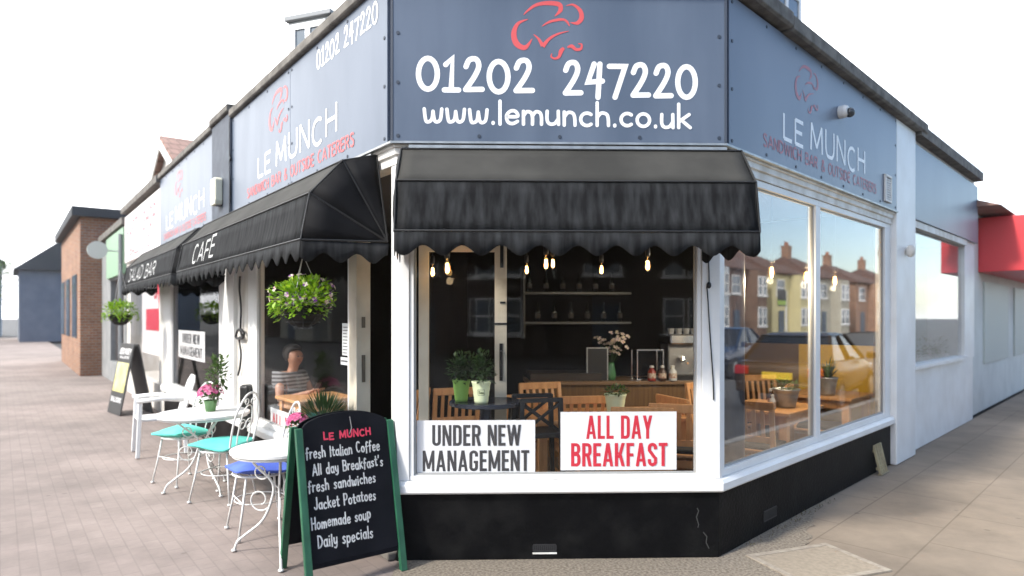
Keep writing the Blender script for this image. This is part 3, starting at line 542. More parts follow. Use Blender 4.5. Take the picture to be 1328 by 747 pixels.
# ------------------------------------------------------------------ awnings (canvas on hoops, fan ends, scalloped valance)
TIP = [(.035, 2.70), (.275, 2.63), (.497, 2.39), (.555, 2.09)]
def awning(W, u0, u1, fan0, fan1, parent, period=.222, sgn=1, lettering=None):
    rj = random.Random(int(u1 * 100)); m = MB(); n = 24
    def grid(mb, rows):
        c = len(rows[0]); b = [v for r_ in rows for v in r_]; mb.add(b, [(i * c + j, i * c + j + 1, (i + 1) * c + j + 1, (i + 1) * c + j) for i in range(len(rows) - 1) for j in range(c - 1)])
    rows = []; us = [u0 + (u1 - u0) * i / n for i in range(n + 1)]; mt = MB()
    for s in range(3):
        (o0, z0), (o1, z1) = TIP[s], TIP[s + 1]
        rr = []
        for j in range(5):
            f = j / 4; sag = -.005 * math.sin(math.pi * f)
            rr.append([W.P(u, o0 + (o1 - o0) * f + sag + rj.uniform(-.002, .002) * (0 < j < 4), z0 + (z1 - z0) * f + sag * .6) for u in us])
        grid(mt if s < 2 else m, rr)
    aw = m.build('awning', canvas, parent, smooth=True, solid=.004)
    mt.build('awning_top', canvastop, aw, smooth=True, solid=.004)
    for ue, up in ((u0, fan0), (u1, fan1)):
        me = MB()
        Pv = lambda f, t: W.P(ue + (up - ue) * f, t[0] + (.02 - t[0]) * f, t[1] + (2.10 - t[1]) * f)
        for s in range(3):
            rr = []
            for f in (0, .25, .5, .75, .98):
                row = []
                for g in (0, .33, .67, 1):
                    tt = (TIP[s][0] + (TIP[s + 1][0] - TIP[s][0]) * g, TIP[s][1] + (TIP[s + 1][1] - TIP[s][1]) * g)
                    p = Pv(f, tt); sag = .012 * math.sin(math.pi * g) * (1 - f) ; sg = 1 if up > ue else -1
                    row.append(p + W.d * sg * sag)
                rr.append(row)
            grid(me, rr)
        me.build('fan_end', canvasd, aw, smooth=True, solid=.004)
    mv = MB(); 
    def val(path, L):
        k = int(L / .02); top = []; bot = []
        for i in range(k + 1):
            q = i / k; p = path(q); d = .108 + .030 * math.sin(2 * math.pi * q * L / period); w = .006 * math.sin(q * L * 11)
            top.append(p); bot.append(p + W.n * (w + .008) - Vector((0, 0, d)))
        grid(mv, [top, [(a + b) / 2 + W.n * rj.uniform(-.002, .003) for a, b in zip(top, bot)], bot])
    z = 2.088
    val(lambda q: W.P(u0 + (u1 - u0) * q, .558, z), u1 - u0)
    for ue, up in ((u0, fan0), (u1, fan1)): val(lambda q: W.P(ue + (up - ue) * q, .556 * (1 - q) + .02 * q, z), .55)
    mv.build('valance', canvas, aw, smooth=True, solid=.003)
    mp = MB()
    for (o, zz) in TIP[1:]: mp.tube([W.P(u0, o + .004, zz + .004), W.P(u1, o + .004, zz + .004)], .006, 6)
    for ue, up in ((u0, fan0), (u1, fan1)):
        for (o, zz) in TIP: mp.tube([W.P(ue, o, zz), W.P(up, .03, 2.10)], .007, 6)
        mp.tube([W.P(ue, o + .003, zz + .003) for o, zz in TIP], .006, 6)
    mp.build('piping', pipe, aw)
    m2 = MB(); wbox(m2, W, min(fan0, u0) if 0 else u0 + .02, u1 - .02, .046, .07, 2.68, 2.712); m2.build('awning_rail', galv, aw)
    if lettering:
        for s, x0, x1, rd, zz, hh in lettering:
            (o0, z0), (o1, z1) = TIP[2], TIP[3]
            def fn(x, y, l):
                f = (z0 - y) / (z0 - z1); return W.P(-x, o0 + (o1 - o0) * f + .008 - .005 * math.sin(math.pi * f) + l, y)
            words(s, fn, x0, x1, zz, hh, .012, 'awning_lettering', mat('worn_white_lettering', (.62, .62, .60), .6, (.3, .3, .3), 30), aw, False, jitter=.06)
    return aw
awning(WF, .06, FW + .05, .02, FW - .12, cafe)
awning(WL, .24, 4.10, .09, 4.24, cafe, .2, lettering=[('CAFE', -3.42, -2.55, 0, 2.145, .20)])
awning(WL, 4.42, 8.45, 4.30, 8.60, cafe, .2, lettering=[('SALAD BAR', -7.9, -5.6, 0, 2.14, .19)])

# ------------------------------------------------------------------ dormers behind the parapet
def dormer(c, w, d, h, rz, wallm, parent):
    M = Matrix.Translation(c) @ Matrix.Rotation(rz, 4, 'Z'); X = lambda x, y, z: M @ Vector((x, y, z))
    def bx(mb, x0, x1, y0, y1, z0, z1): mb.hexa([X(x0, y0, z0), X(x1, y0, z0), X(x1, y1, z0), X(x0, y1, z0), X(x0, y0, z1), X(x1, y0, z1), X(x1, y1, z1), X(x0, y1, z1)])
    m = MB(); bx(m, -w / 2, w / 2, 0, d, 0, h); D = m.build('dormer', wallm, parent, bevel=.005)
    m = MB(); bx(m, -w / 2 - .03, w / 2 + .03, -.04, d, h + .002, h + .05); m.build('dormer_roof', mat('lead_grey', (.25, .26, .27), .6), D, bevel=.006)
    m = MB(); f = .05
    for a, b, z0, z1 in ((-w / 2 + .04, w / 2 - .04, .06, .12), (-w / 2 + .04, w / 2 - .04, h - .1, h - .04), (-w / 2 + .04, -w / 2 + .1, .12, h - .1), (w / 2 - .1, w / 2 - .04, .12, h - .1), (-.03, .03, .12, h - .1)): bx(m, a, b, -.03, -.002, z0, z1)
    m.build('dormer_window_frame', white, D)
    m = MB(); bx(m, -w / 2 + .1, w / 2 - .1, -.016, -.004, .12, h - .1); m.build('dormer_pane', mat('dark_window', (.10, .13, .16), .08, spec=.8), D)
p = at(401, 75, 6.6); dormer(Vector((p.x, p.y, 3.76)), .50, .9, .84, R(-20), mat('grey_white_boards', (.30, .31, .31), .6), cafe)
p = at(1018, 20, 7.6); dormer(Vector((p.x, p.y, 3.76)), .9, 1.4, 1.7, math.atan2(.709, .705), brickmat('hung_tiles', (.10, .085, .08), (.14, .11, .10), (.04, .035, .03), .17, .1, .008), cafe)
# ------------------------------------------------------------------ inside the cafe
dl = thing('glass_door', 'open white framed glass door standing inside the front window', 'door', (-.70, 4.93, .04), R(2))
m = MB(); w, h = .66, 2.16
m.box(0, .075, -.022, .022, 0, h); m.box(w - .09, w, -.022, .022, 0, h); m.box(.075, w - .09, -.021, .021, h - .11, h); m.box(.075, w - .09, -.021, .021, 0, .22)
m.build('door_frame', cream, dl, bevel=.003)
m = MB(); m.box(.0752, w - .0902, -.004, .004, .22, h - .11); m.build('door_pane', gleft, dl)
m = MB(); m.box(w - .055, w - .03, -.030, -.0222, 1.08, 1.36); m.tube([(w - .042, -.03, 1.12), (w - .042, -.075, 1.12), (w - .042, -.075, 1.30), (w - .042, -.03, 1.30)], .010, 8); m.build('door_handle', darkmetal, dl)
m = MB(); m.box(w - .05, w - .025, -.028, -.0222, 1.93, 2.13); m.box(w - .09, w - .0, -.028, -.0222, 1.50, 1.515); m.box(w - .05, w - .01, -.028, -.0222, 1.66, 1.675); m.build('door_bolt', darkmetal, dl)

def pendant(loc, px, label, first=[None]):
    if first[0] is None:
        t = thing('pendant_lamp', label, 'lamp', group='bare bulb pendant lamps in the cafe')
        m = MB(); m.tube([(0, 0, .17), (0, 0, 1.2)], .004, 6); m.build('flex', darkmetal, t)
        m = MB(); m.lathe([(.012, .17), (.019, .165), (.021, .115), (.017, .095)], n=14); m.build('lamp_holder', darkmetal, t, smooth=True)
        m = MB(); m.lathe([(.014, .094), (.017, .07), (.026, .04), (.029, .012), (.023, -.012), (.004, -.026)], n=16); m.build('bulb', gbulb, t, smooth=True)
        m = MB()
        for k in range(5):
            a = k * 2 * math.pi / 5; m.tube([(.007 * math.cos(a), .007 * math.sin(a), .06), (.013 * math.cos(a), .013 * math.sin(a), .01), (.008 * math.cos(a), .008 * math.sin(a), -.01)], .0032, 6)
        m.build('filament', mat('hot_filament', (1, .6, .2), .5, emit=(1, .62, .22), estr=9), t)
        ld = bpy.data.lights.new('bulb_light', 'POINT'); ld.energy = .18; ld.color = (1, .72, .40); ld.shadow_soft_size = .03
        lo = bpy.data.objects.new('bulb_light', ld); col.objects.link(lo); lo.parent = t; lo.location = (0, 0, -.05)
        first[0] = t; t.location = loc; return t
    r = dup(first[0], loc, None, label)
    if px > 1000:
        for k in r.children:
            if k.type == 'LIGHT': k.data = k.data.copy(); k.data.energy = 15; k.data.color = (1, .84, .58)
    return r
for i, (px, py, Y, lb) in enumerate([
    (580, 352, 4.78, 'large pendant bulb hanging in front of the white door top rail'), (683, 353, 6.6, 'small pendant bulb on its own just right of the white door'),
    (708, 346, 5.3, 'large bright pendant bulb, left one of the close pair'), (717, 345, 6.3, 'slim pendant bulb, right one of the close pair'),
    (780, 353, 6.4, 'pendant bulb alone between the close pair and the right front post'), (840, 348, 5.3, 'bright pendant bulb nearest the right front window post'),
    (561, 356, 6.0, 'tiny pendant bulb seen through the upper left of the door glass'),
    (1001, 356, 5.35, 'left pendant bulb in the side window against the roofs'), (1046, 362, 5.75, 'pendant bulb in the side window just left of its mullion'), (1083, 367, 6.15, 'pendant bulb in the narrow side pane right of the mullion')]):
    p = at(px, py, Y); pendant(p, px, lb)

def make_chair(label):
    t = thing('dining_chair', label, 'chair', group='pine dining chairs in the cafe'); w = .215
    for s in (-1, 1):
        m = MB(); m.bar((s * w, -.20, 0), (s * w, -.20, .44), .04, .04); m.build('leg', wood, t, bevel=.003)
        m = MB(); m.bar((s * w, .20, 0), (s * w, .20, .46), .04, .04); m.bar((s * w, .20, .458), (s * w, .262, .86), .04, .035); m.build('leg', wood, t, bevel=.003)
    m = MB(); m.box(-w + .02, w - .02, -.215, -.19, .36, .42); m.box(-w + .02, w - .02, .19, .215, .36, .42)
    for s in (-1, 1): m.box(s * w - .012, s * w + .012, -.18, .18, .36, .42); m.box(s * w - .01, s * w + .01, -.18, .18, .15, .18)
    m.build('seat_frame', wood, t, bevel=.002)
    m = MB(); m.box(-.235, .235, -.225, .205, .441, .465); m.build('seat', wood, t, bevel=.006)
    m = MB(); m.box(-.215, .215, -.21, .17, .466, .50); m.build('seat_pad', mat('black_cushion', (.012, .012, .013), .8), t, bevel=.014)
    m = MB(); m.bar((-w - .018, .262, .84), (w + .018, .262, .84), .03, .07); m.build('top_rail', wood, t, bevel=.006)
    m = MB(); m.bar((-w + .02, .213, .56), (w - .02, .213, .56), .022, .05); m.build('lower_rail', wood, t, bevel=.003)
    for i in range(5):
        x = -.14 + .07 * i; m = MB(); m.bar((x, .215, .585), (x, .256, .805), .032, .012); m.build('slat', wood, t, bevel=.002)
    return t
CH = [(-.0, 6.05, 200, 'pine slatted chair behind the black bar stool'), (.62, 5.95, 188, 'pine slatted chair left of the white pot on the long table'), (.38, 6.62, 20, 'pine chair at the back left, behind the other two left chairs'),
      (1.02, 5.22, 172, 'left of two pine chairs behind the top right corner of the breakfast poster'), (1.38, 5.40, 165, 'right of two pine chairs behind the top right corner of the breakfast poster'), (1.62, 5.72, 110, 'pine chair beside the navy column, behind the right front post'),
      (2.06, 5.58, 143, 'pine chair nearest the side window, its slatted back towards the glass'), (2.15, 6.75, 40, 'pine chair behind the side window table with a metal bucket'), (3.05, 6.55, 60, 'pine chair between the two side window tables'), (2.95, 7.5, 10, 'pine chair behind the far side window table'),
      (-1.13, 6.25, 250, 'dark pine chair just inside the open doorway'), (-.62, 6.6, 200, 'pine chair behind the white framed glass door')]
ch0 = None
for x, y, a, lb in CH:
    if ch0 is None: ch0 = make_chair(lb); ch0.location = (x, y, .04); ch0.rotation_euler = (0, 0, R(a))
    else: dup(ch0, (x, y, .04), R(a), lb)
def make_table(name, label, x, y, rz, L, W, h=.735):
    t = thing(name, label, 'table', (x, y, .04), rz, group='pine tables in the cafe')
    m = MB(); m.box(-L / 2, L / 2, -W / 2, W / 2, h - .032, h); m.build('tabletop', wood, t, bevel=.006)
    m = MB(); a, b = L / 2 - .07, W / 2 - .07
    m.box(-a, a, -b - .012, -b + .012, h - .12, h - .034); m.box(-a, a, b - .012, b + .012, h - .12, h - .034); m.box(-a - .012, -a + .012, -b + .013, b - .013, h - .12, h - .034); m.box(a - .012, a + .012, -b + .013, b - .013, h - .12, h - .034)
    m.build('apron', wood, t)
    for sx in (-1, 1):
        for sy in (-1, 1): m = MB(); m.box(sx * a - .035, sx * a + .035, sy * b - .035, sy * b + .035, 0, h - .033); m.build('leg', wood, t, bevel=.004)
    return t
make_table('dining_table', 'long pine table with a white flower pot behind the front window', .78, 5.62, R(8), 1.3, .7)
make_table('dining_table', 'pine table with metal bucket in the wide side window pane', 2.40, 6.10, R(45), .8, .68)
make_table('dining_table', 'pine table with leafy plant in the narrow side window pane', 3.42, 7.08, R(45), .75, .7)
make_table('dining_table', 'small pine table in front of the seated person', -1.98, 6.62, R(-52), .62, .62, .76)
# dark bar table and stool in the front window
t = thing('bar_table', 'high round black table holding two plant pots', 'table', (-.19, 4.72, .04))
m = MB(); m.lathe([(.25, .925), (.262, .93), (.262, .95), (.255, .957)], n=40); m.build('tabletop', mat('black_tabletop', (.02, .024, .035), .25), t)
m = MB(); m.lathe([(.04, .03), (.04, .924)], n=20); m.build('column', navy, t); m = MB(); m.lathe([(.22, 0), (.22, .012), (.05, .03)], n=32); m.build('base', navy, t)
t = thing('bar_stool', 'black wooden bar stool with crossed braces beside the bar table', 'stool', (.18, 4.78, .04), R(12))
for sx in (-1, 1):
    for sy in (-1, 1): m = MB(); m.bar((sx * .17, sy * .16, 0), (sx * .14, sy * .13, .98 if sy > 0 or 1 else .7), .034, .034); m.build('leg', blackw, t, bevel=.003)
m = MB(); m.box(-.16, .16, -.15, .15, .70, .735); m.build('seat', blackw, t, bevel=.006)
m = MB()
for sy in (-1, 1):
    y = sy * .14; m.bar((-.145, y, .74), (.145, y, .955), .02, .02); m.bar((.145, y + .022, .74), (-.145, y + .022, .955), .02, .02); m.bar((-.15, y, .97), (.15, y, .97), .03, .03); m.bar((-.155, y, .3), (.155, y, .3), .02, .02)
m.build('cross_brace', blackw, t)
def fern(mb, c, r, n, l, w, rj, droop=.3, up=.7, seg=3):
    for i in range(n):
        a = rj.uniform(0, 2 * math.pi); e = rj.uniform(.15, 1.0); d = Vector((math.cos(a) * (1 - e * up), math.sin(a) * (1 - e * up), e)); p = Vector(c) + Vector((math.cos(a), math.sin(a), 0)) * rj.uniform(0, r)
        d.normalize(); L = l * rj.uniform(.6, 1.1); b = len(mb.v); sd = d.cross(Vector((0, 0, 1))); sd = sd.normalized() if sd.length > .01 else Vector((1, 0, 0)); v = []; 
        for k in range(seg + 1):
            f = k / seg; ww = w * (1 - f) * (.5 + f * 2 if f < .25 else 1) + .0006; v += [p - sd * ww, p + sd * ww]; p = p + d * L / seg; d = (d + Vector((0, 0, -droop)) * f).normalized()
        mb.add(v, [(2 * k, 2 * k + 1, 2 * k + 3, 2 * k + 2) for k in range(seg)])
def bush(mb, c, rad, n, s, rj, shell=.3):
    for i in range(n):
        d = Vector((rj.gauss(0, 1), rj.gauss(0, 1), rj.gauss(0, 1))).normalized(); q = Vector((d.x * rad[0], d.y * rad[1], d.z * rad[2])) * rj.uniform(shell, 1.0)
        d2 = (d + Vector((rj.uniform(-.8, .8), rj.uniform(-.8, .8), rj.uniform(-.5, .8)))).normalized(); k = s * rj.uniform(.6, 1.3)
        mb.leaf(Vector(c) + q, d2, (rj.uniform(-.4, .4), rj.uniform(-.4, .4), 1), k, k * .62)
def flower(mb, c, d, r, rj, n=5):
    d = Vector(d).normalized(); a = d.cross(Vector((.3, .2, 1))).normalized(); b = d.cross(a)
    for k in range(n):
        t_ = 2 * math.pi * k / n + rj.random(); e = a * math.cos(t_) + b * math.sin(t_); s = d.cross(e) * r * .42
        c = Vector(c); mb.add([c, c + e * r * .6 + s + d * r * .25, c + e * r + d * r * .2, c + e * r * .6 - s + d * r * .25], [(0, 1, 2, 3)])
soil = mat('potting_soil', (.015, .01, .007), 1)
def pot(name, label, loc, r, h, pm, kind, seed, group=None, ribs=True):
    t = thing(name, label, 'pot plant', loc, 0, group); rj = random.Random(seed); m = MB()
    pr = [(r * .70, 0)] + [(r * (.70 + .3 * i / 8) + (.0018 if i % 2 and ribs else 0), h * i / 8) for i in range(1, 8)] + [(r * 1.04, h * .93), (r * 1.06, h), (r * .97, h), (r * .94, h * .9)]
    m.lathe(pr, n=28); m.build('pot', pm, t, smooth=True)
    m = MB(); m.lathe([(r * .935, h * .88), (r * .0, h * .9)], n=20, cap=False); m.build('soil', soil, t)
    m = MB()
    if kind == 'bush': bush(m, (0, 0, h + r * 1.3), (r * 1.7, r * 1.5, r * 1.9), 420, .034, rj, .1)
    if kind == 'spiky': fern(m, (0, 0, h * .9), r * .5, 220, r * 3.2, .006, rj, .25, .8)
    if kind == 'low': bush(m, (0, 0, h + r * .25), (r * 1.2, r * 1.2, r * .55), 170, .032, rj)
    if kind == 'palm':
        fern(m, (0, 0, h * .9), r * .3, 34, .26, .018, rj, .5, .75, 5)
    m.build('foliage', leafm if kind == 'palm' else leafd if kind != 'low' else leafm, t, fix=False); return t
limepot = mat('lime_green_pot', (.17, .33, .06), .5, (.21, .39, .08), 6); palepot = mat('pale_cream_pot', (.66, .72, .46), .5)
pot('plant_pot', 'lime green pot with dark leafy plant on the high black table', (-.372 + .01, 4.68, .998), .062, .155, limepot, 'bush', 3)
pw = pot('plant_pot', 'pale cream pot with a small printed tag on the high black table', (-.215, 4.58, .998), .066, .155, palepot, 'bush', 5)
m = MB()
def fnp(x, y, l): a = -math.pi / 2 + x / .062; rr = .066 * (.70 + .3 * y / .155) + .0026 + l; return Vector((rr * math.cos(a), rr * math.sin(a), y))
for q in ([(-.022, .06), (-.022, .098), (.026, .098), (.026, .06), (-.022, .06)],): ribbon(m, [(q[i][0] + (q[i + 1][0] - q[i][0]) * k / 4, q[i][1] + (q[i + 1][1] - q[i][1]) * k / 4) for i in range(4) for k in range(4)] + [q[4]], .0012, fnp, 0, False)
text(m, 'Thana', fnp, -.016, .020, .071, .018, .0012); m.build('printed_tag', mat('tag_ink', (.06, .10, .03), .6), pw, fix=False)
p = at(798, 531, 5.45); pot('plant_pot', 'ribbed white pot of low green leaves on the long table', (p.x, 5.45, .776), .088, .185, palepot, 'low', 8)
p = at(1021, 528, 5.75); pot('metal_bucket', 'galvanised bucket with low leaves on the table in the wide side pane', (2.50, 5.98, .776), .115, .17, galv, 'low', 9)
pot('metal_bucket', 'galvanised bucket of long drooping leaves in the narrow side pane', (3.33, 6.92, .776), .10, .19, galv, 'palm', 11)
# sauce bottles beside the buckets
def bottle(loc, c, label, h=.16, r=.026, group=None):
    t = thing('sauce_bottle', label, 'bottle', loc, 0, group); m = MB(); m.lathe([(r, 0), (r * 1.03, .01), (r, h * .6), (r * .45, h * .78), (r * .42, h * .86)], n=14); m.build('bottle', c, t, smooth=True)
    m = MB(); m.lathe([(r * .52, h * .862), (r * .52, h * .98), (r * .3, h)], n=12); m.build('cap', mat('bottle_cap', (.6, .6, .58), .4), t); m = MB(); m.lathe([(r * 1.04, h * .18), (r * 1.04, h * .5)], n=14, cap=False); m.build('paper_label', mat('label_paper', (.55, .5, .4), .6, (.3, .1, .06), 40), t)
red = mat('red_sauce', (.25, .02, .01), .3); brown = mat('brown_sauce', (.05, .02, .01), .3); clear = mat('salt_glass', (.55, .56, .55), .2)
bottle((2.33, 5.86, .776), clear, 'clear bottle left of the galvanised bucket in the wide side pane', .13); bottle((2.36, 5.98, .776), brown, 'brown sauce bottle behind the clear bottle by the bucket', .17)
# counter with coffee machine and jars
t = thing('serving_counter', 'long dark wooden counter with plank front at the back of the cafe', 'counter', (1.35, 7.35, .04), R(4))
m = MB(); m.box(-1.15, 1.15, 0, .55, 0, .80); m.build('counter_body', mat('counter_planks', (.10, .047, .010), .5, (.17, .085, .02), 3, stretch=(14, 1, .6)), t, bevel=.004)
m = MB(); m.box(-1.18, 1.18, -.05, .58, .802, .845); m.build('worktop', mat('worktop_wood', (.20, .12, .06), .3), t, bevel=.005)
m = MB(); m.box(-1.15, -.35, -.02, .5, .846, .93); m.build('raised_shelf', woodd, t, bevel=.003)
t = thing('coffee_machine', 'silver espresso machine on the right end of the counter', 'coffee machine', (2.02, 7.42, .885), R(4))
m = MB(); m.box(-.22, .28, .12, .45, 0, .40); m.build('machine_body', mat('brushed_steel', (.2, .2, .2), .4, metal=.7), t, bevel=.015); m = MB(); m.prism([(-.24, -.02, .40), (.30, -.02, .40), (.30, .46, .40), (-.24, .46, .40)], (0, 0, .12)); m.build('cup_tray', chrome, t, bevel=.02)
m = MB(); m.box(-.22, .28, -.04, .12, 0, .06); m.build('drip_tray', darkmetal, t)
for s in (-.08, .14): m = MB(); m.tube([(s, .12, .24), (s, .02, .24), (s, .02, .2)], .03, 10); m.tube([(s, .02, .22), (s, -.14, .20)], .012, 8); m.build('group_head', chrome, t)
m = MB()
for i in range(5): m.lathe([(.03, 0), (.042, .06), (.038, .06), (.026, .006)], (-.16 + .09 * i, .2, .521), 12)
m.build('cups', mat('cup_grey', (.25, .25, .25), .5), t)
for i, c in enumerate((red, brown, clear)): p = at(846 + 14 * i, 488, 7.3); bottle((p.x, 7.33 + .01 * i, .886), c, ['red sauce jar, leftmost of three on the counter edge', 'brown sauce jar, middle of three on the counter edge', 'clear jar, rightmost of three on the counter edge'][i], .17, .045, 'jars on the counter edge')
t = thing('glass_display', 'small glass display case standing on the counter', 'display case', (1.42, 7.45, .885), R(4)); m = MB()
for x in (0, .3):
    for y in (0, .25): m.box(x, x + .012, y, y + .012, 0, .33)
m.box(0, .312, 0, .262, .331, .345); m.box(0, .312, 0, .262, .0, .006); m.build('case_frame', chrome, t); m = MB(); m.box(.013, .299, .004, .008, .007, .33); m.build('case_pane', gleft, t)
t = thing('flower_vase', 'green glass vase of pale flowers on the counter', 'vase', (1.12, 7.42, .885)); rj = random.Random(4)
m = MB(); m.lathe([(.05, 0), (.06, .06), (.04, .17), (.035, .2), (.03, .2), (.03, .02)], n=16); m.build('vase', mat('green_glass', (.05, .16, .06), .15), t, smooth=True)
m = MB(); ms = MB()
for i in range(34):
    d = Vector((rj.gauss(0, .5), rj.gauss(0, .4), 1)).normalized(); p = Vector((0, 0, .19)) + d * rj.uniform(.12, .36); ms.tube([(0, 0, .15), p], .002, 4); flower(m, p, d + Vector((0, -.8, 0)), .032, rj)
m.build('flowers', petalw, t, fix=False); ms.build('stems', leafd, t)
# back-bar shelves and bottles
t = thing('bar_shelf', 'dark wall shelves behind the counter', 'shelf', (1.25, 9.3, 1.5), R(8)); m = MB()
for z in (0, .42): m.box(-1.1, .7, 0, .22, z, z + .03)
m.build('shelf_boards', blackw, t); 
for sx in (-1.1, .68): m = MB(); m.box(sx, sx + .025, 0, .22, -.2, .75); m.build('upright', blackw, t)
rj = random.Random(12)
bt0 = None
for i in range(14):
    loc = Matrix.Translation((1.25, 9.3, 1.5)) @ Matrix.Rotation(R(8), 4, 'Z') @ Vector((-1.0 + .12 * i, .1, .031 if i % 2 else .451))
    if bt0 is None:
        bt0 = thing('shelf_bottle', 'dark bottle standing on the wall shelves behind the counter', 'bottle', loc, 0, 'bottles on the wall shelves')
        m = MB(); m.lathe([(.035, 0), (.036, .16), (.013, .22), (.013, .28)], n=12); m.build('bottle', mat('bottle_glass', (.008, .010, .008), .15), bt0, smooth=True); m = MB(); m.lathe([(.0365, .05), (.0365, .12)], n=12, cap=False); m.build('paper_label', mat('label_pale', (.05, .045, .04), .8), bt0)
    else: dup(bt0, loc)
t = thing('notice_frame', 'dark framed chalk notice leaning on the counter top', 'notice', (.85, 7.36, .885), R(4)); m = MB(); m.box(0, .22, 0, .02, 0, .36); m.build('board', blackw, t); m = MB(); m.box(-.012, 0, -.004, .024, 0, .37); m.box(.22, .232, -.004, .024, 0, .37); m.box(0, .22, -.004, .024, .36, .37); m.build('frame', galv, t)

# posters in the windows (thin card taped inside the glass)
def poster(W, u0, u1, z0, z1, off, label, lines, ink, sg=1, name='window_poster', hw=.0115):
    t = thing(name, label, 'poster', W.P((u0 + u1) / 2, off, z0), wroot=True)
    m = MB(); wbox(m, W, u0, u1, off - .004, off, z0, z1); m.build('card', mat('poster_card', (.80, .80, .80), .5), t)
    for s, a, b, y, h in lines:
        m = MB(); fn = (lambda x, yy, l: W.P(sg * x, off + .0006 + l, yy)); w = u1 - u0; x0 = u0 if sg > 0 else -u1
        ctext(m, s, fn, x0 + a * w, x0 + b * w, z0 + y * (z1 - z0), h * (z1 - z0)); m.build('lettering', ink, t, fix=False)
    return t
ink = mat('grey_ink', (.045, .045, .05), .5); redink = mat('red_ink', (.62, .025, .05), .5)
U = lambda px: (px - 516) / 418 * FW
poster(WF, .118, .905, .552, .912, -.046, 'white poster reading UNDER NEW MANAGEMENT at the left of the front window', [('UNDER NEW', .13, .88, .53, .385), ('MANAGEMENT', .05, .95, .06, .385)], ink, hw=.0122)
poster(WF, 1.075, 1.855, .575, .965, -.046, 'white poster with red ALL DAY BREAKFAST at the right of the front window', [('ALL DAY', .22, .79, .535, .40), ('BREAKFAST', .09, .92, .065, .40)], redink, hw=.0138)
poster(WL, 1.55, 2.78, .36, .70, -.046, 'red lettered ALL DAY poster low in the left window, partly hidden by flowers', [('ALL DAY', .04, .62, .48, .38), ('BREAKFAST', .04, .8, .03, .38)], redink, -1)
poster(WL, 5.55, 7.25, .99, 1.40, -.046, 'white UNDER NEW MANAGEMENT poster in the far left window', [('UNDER NEW', .16, .84, .55, .34), ('MANAGEMENT', .08, .92, .10, .34)], ink, -1, hw=.014)
t = thing('menu_sheet', 'printed white menu sheet taped inside the left window by the door', 'menu', WL.P(.85, -.05, 1.29), wroot=True); m = MB(); wbox(m, WL, .815, 1.02, -.052, -.049, 1.30, 1.55); wbox(m, WL, .815, 1.05, -.052, -.049, 1.225, 1.285); m.build('paper', mat('menu_paper', (.62, .64, .64), .6), t); m = MB()
for i in range(9): ribbon(m, [(-1.005, 1.52 - .025 * i), (-.90 - (i % 3) * .015, 1.52 - .025 * i)], .0035, fL(-.048), 0, False); ribbon(m, [(-.86, 1.52 - .025 * i), (-.83, 1.52 - .025 * i)], .0035, fL(-.048), 0, False)
ribbon(m, [(-1.04, 1.255), (-.83, 1.255)], .006, fL(-.048), 0, False); m.build('print', ink, t, fix=False)

# ------------------------------------------------------------------ person seated behind the left window
def skin(name, verts, edges, rad, m, parent, root=0, lev=2):
    me = bpy.data.meshes.new(name); me.from_pydata(verts, edges, []); me.materials.append(m); o = bpy.data.objects.new(name, me); col.objects.link(o)
    me.attributes  # skin radii
    sm = o.modifiers.new('skin', 'SKIN'); sm.use_smooth_shade = True
    if not me.skin_vertices:
        bm = bmesh.new(); bm.from_mesh(me); bm.verts.layers.skin.verify(); bm.to_mesh(me); bm.free()
    for i, r_ in enumerate(rad):
        sv = me.skin_vertices[0].data[i]; r_ = r_ if isinstance(r_, tuple) else (r_, r_); sv.radius = r_; sv.use_root = (i == root)
    ss = o.modifiers.new('sub', 'SUBSURF'); ss.levels = lev; ss.render_levels = lev
    if parent: o.parent = parent
    return o
pp = Vector((-2.36, 6.98, .04))
per = thing('person', 'person with short dark hair in grey striped t-shirt seated holding a phone', 'person', pp, R(-28)); per.scale = (.92, .92, .92)
V = []; Ed = []; Ra = []
def jv(p, r, par=None):
    V.append(p); Ra.append(r)
    if par is not None: Ed.append((par, len(V) - 1))
    return len(V) - 1
pel = jv((0, 0, .53), (.14, .15)); wa = jv((-.01, 0, .72), (.125, .145), pel); chs = jv((.02, 0, .92), (.125, .16), wa); nb = jv((.03, 0, 1.06), (.065, .075), chs); nk = jv((.05, 0, 1.12), .052, nb)
hd0 = jv((.075, 0, 1.185), (.075, .068), nk); hd1 = jv((.075, 0, 1.25), (.095, .078), hd0); hd2 = jv((.06, 0, 1.315), (.075, .066), hd1); nose = jv((.172, 0, 1.222), .012, hd1)
for s in (-1, 1): jv((.06, s * .088, 1.235), (.014, .02), hd1)
for s in (-1, 1):
    sh = jv((.01, s * .17, 1.01), .065, chs); el = jv((.10, s * .25, .76), .044, sh); wr = jv((.32, s * .10, .835), .028, el); pm = jv((.375, s * .065, .85), (.034, .018), wr)
    for k in range(4):
        y0 = s * (.065 - .03 + .02 * k); a = jv((.41, y0, .86 + .004 * k), .0095, pm); b = jv((.44 - .004 * abs(k - 1), y0 - s * .006, .872), .0085, a); jv((.452, y0 - s * .018, .892), .007, b)
    th = jv((.385, s * .03, .873), .010, pm); jv((.41, s * .02, .897), .008, th)
    hp = jv((.08, s * .10, .53), .092, pel); kn = jv((.47, s * .13, .53), .066, hp); an = jv((.45, s * .13, .11), .042, kn); jv((.60, s * .14, .045), (.03, .042), an)
skinm = mat('skin', (.36, .17, .10), .5, (.42, .21, .13), 8)
body = skin('body', V, Ed, Ra, skinm, per)
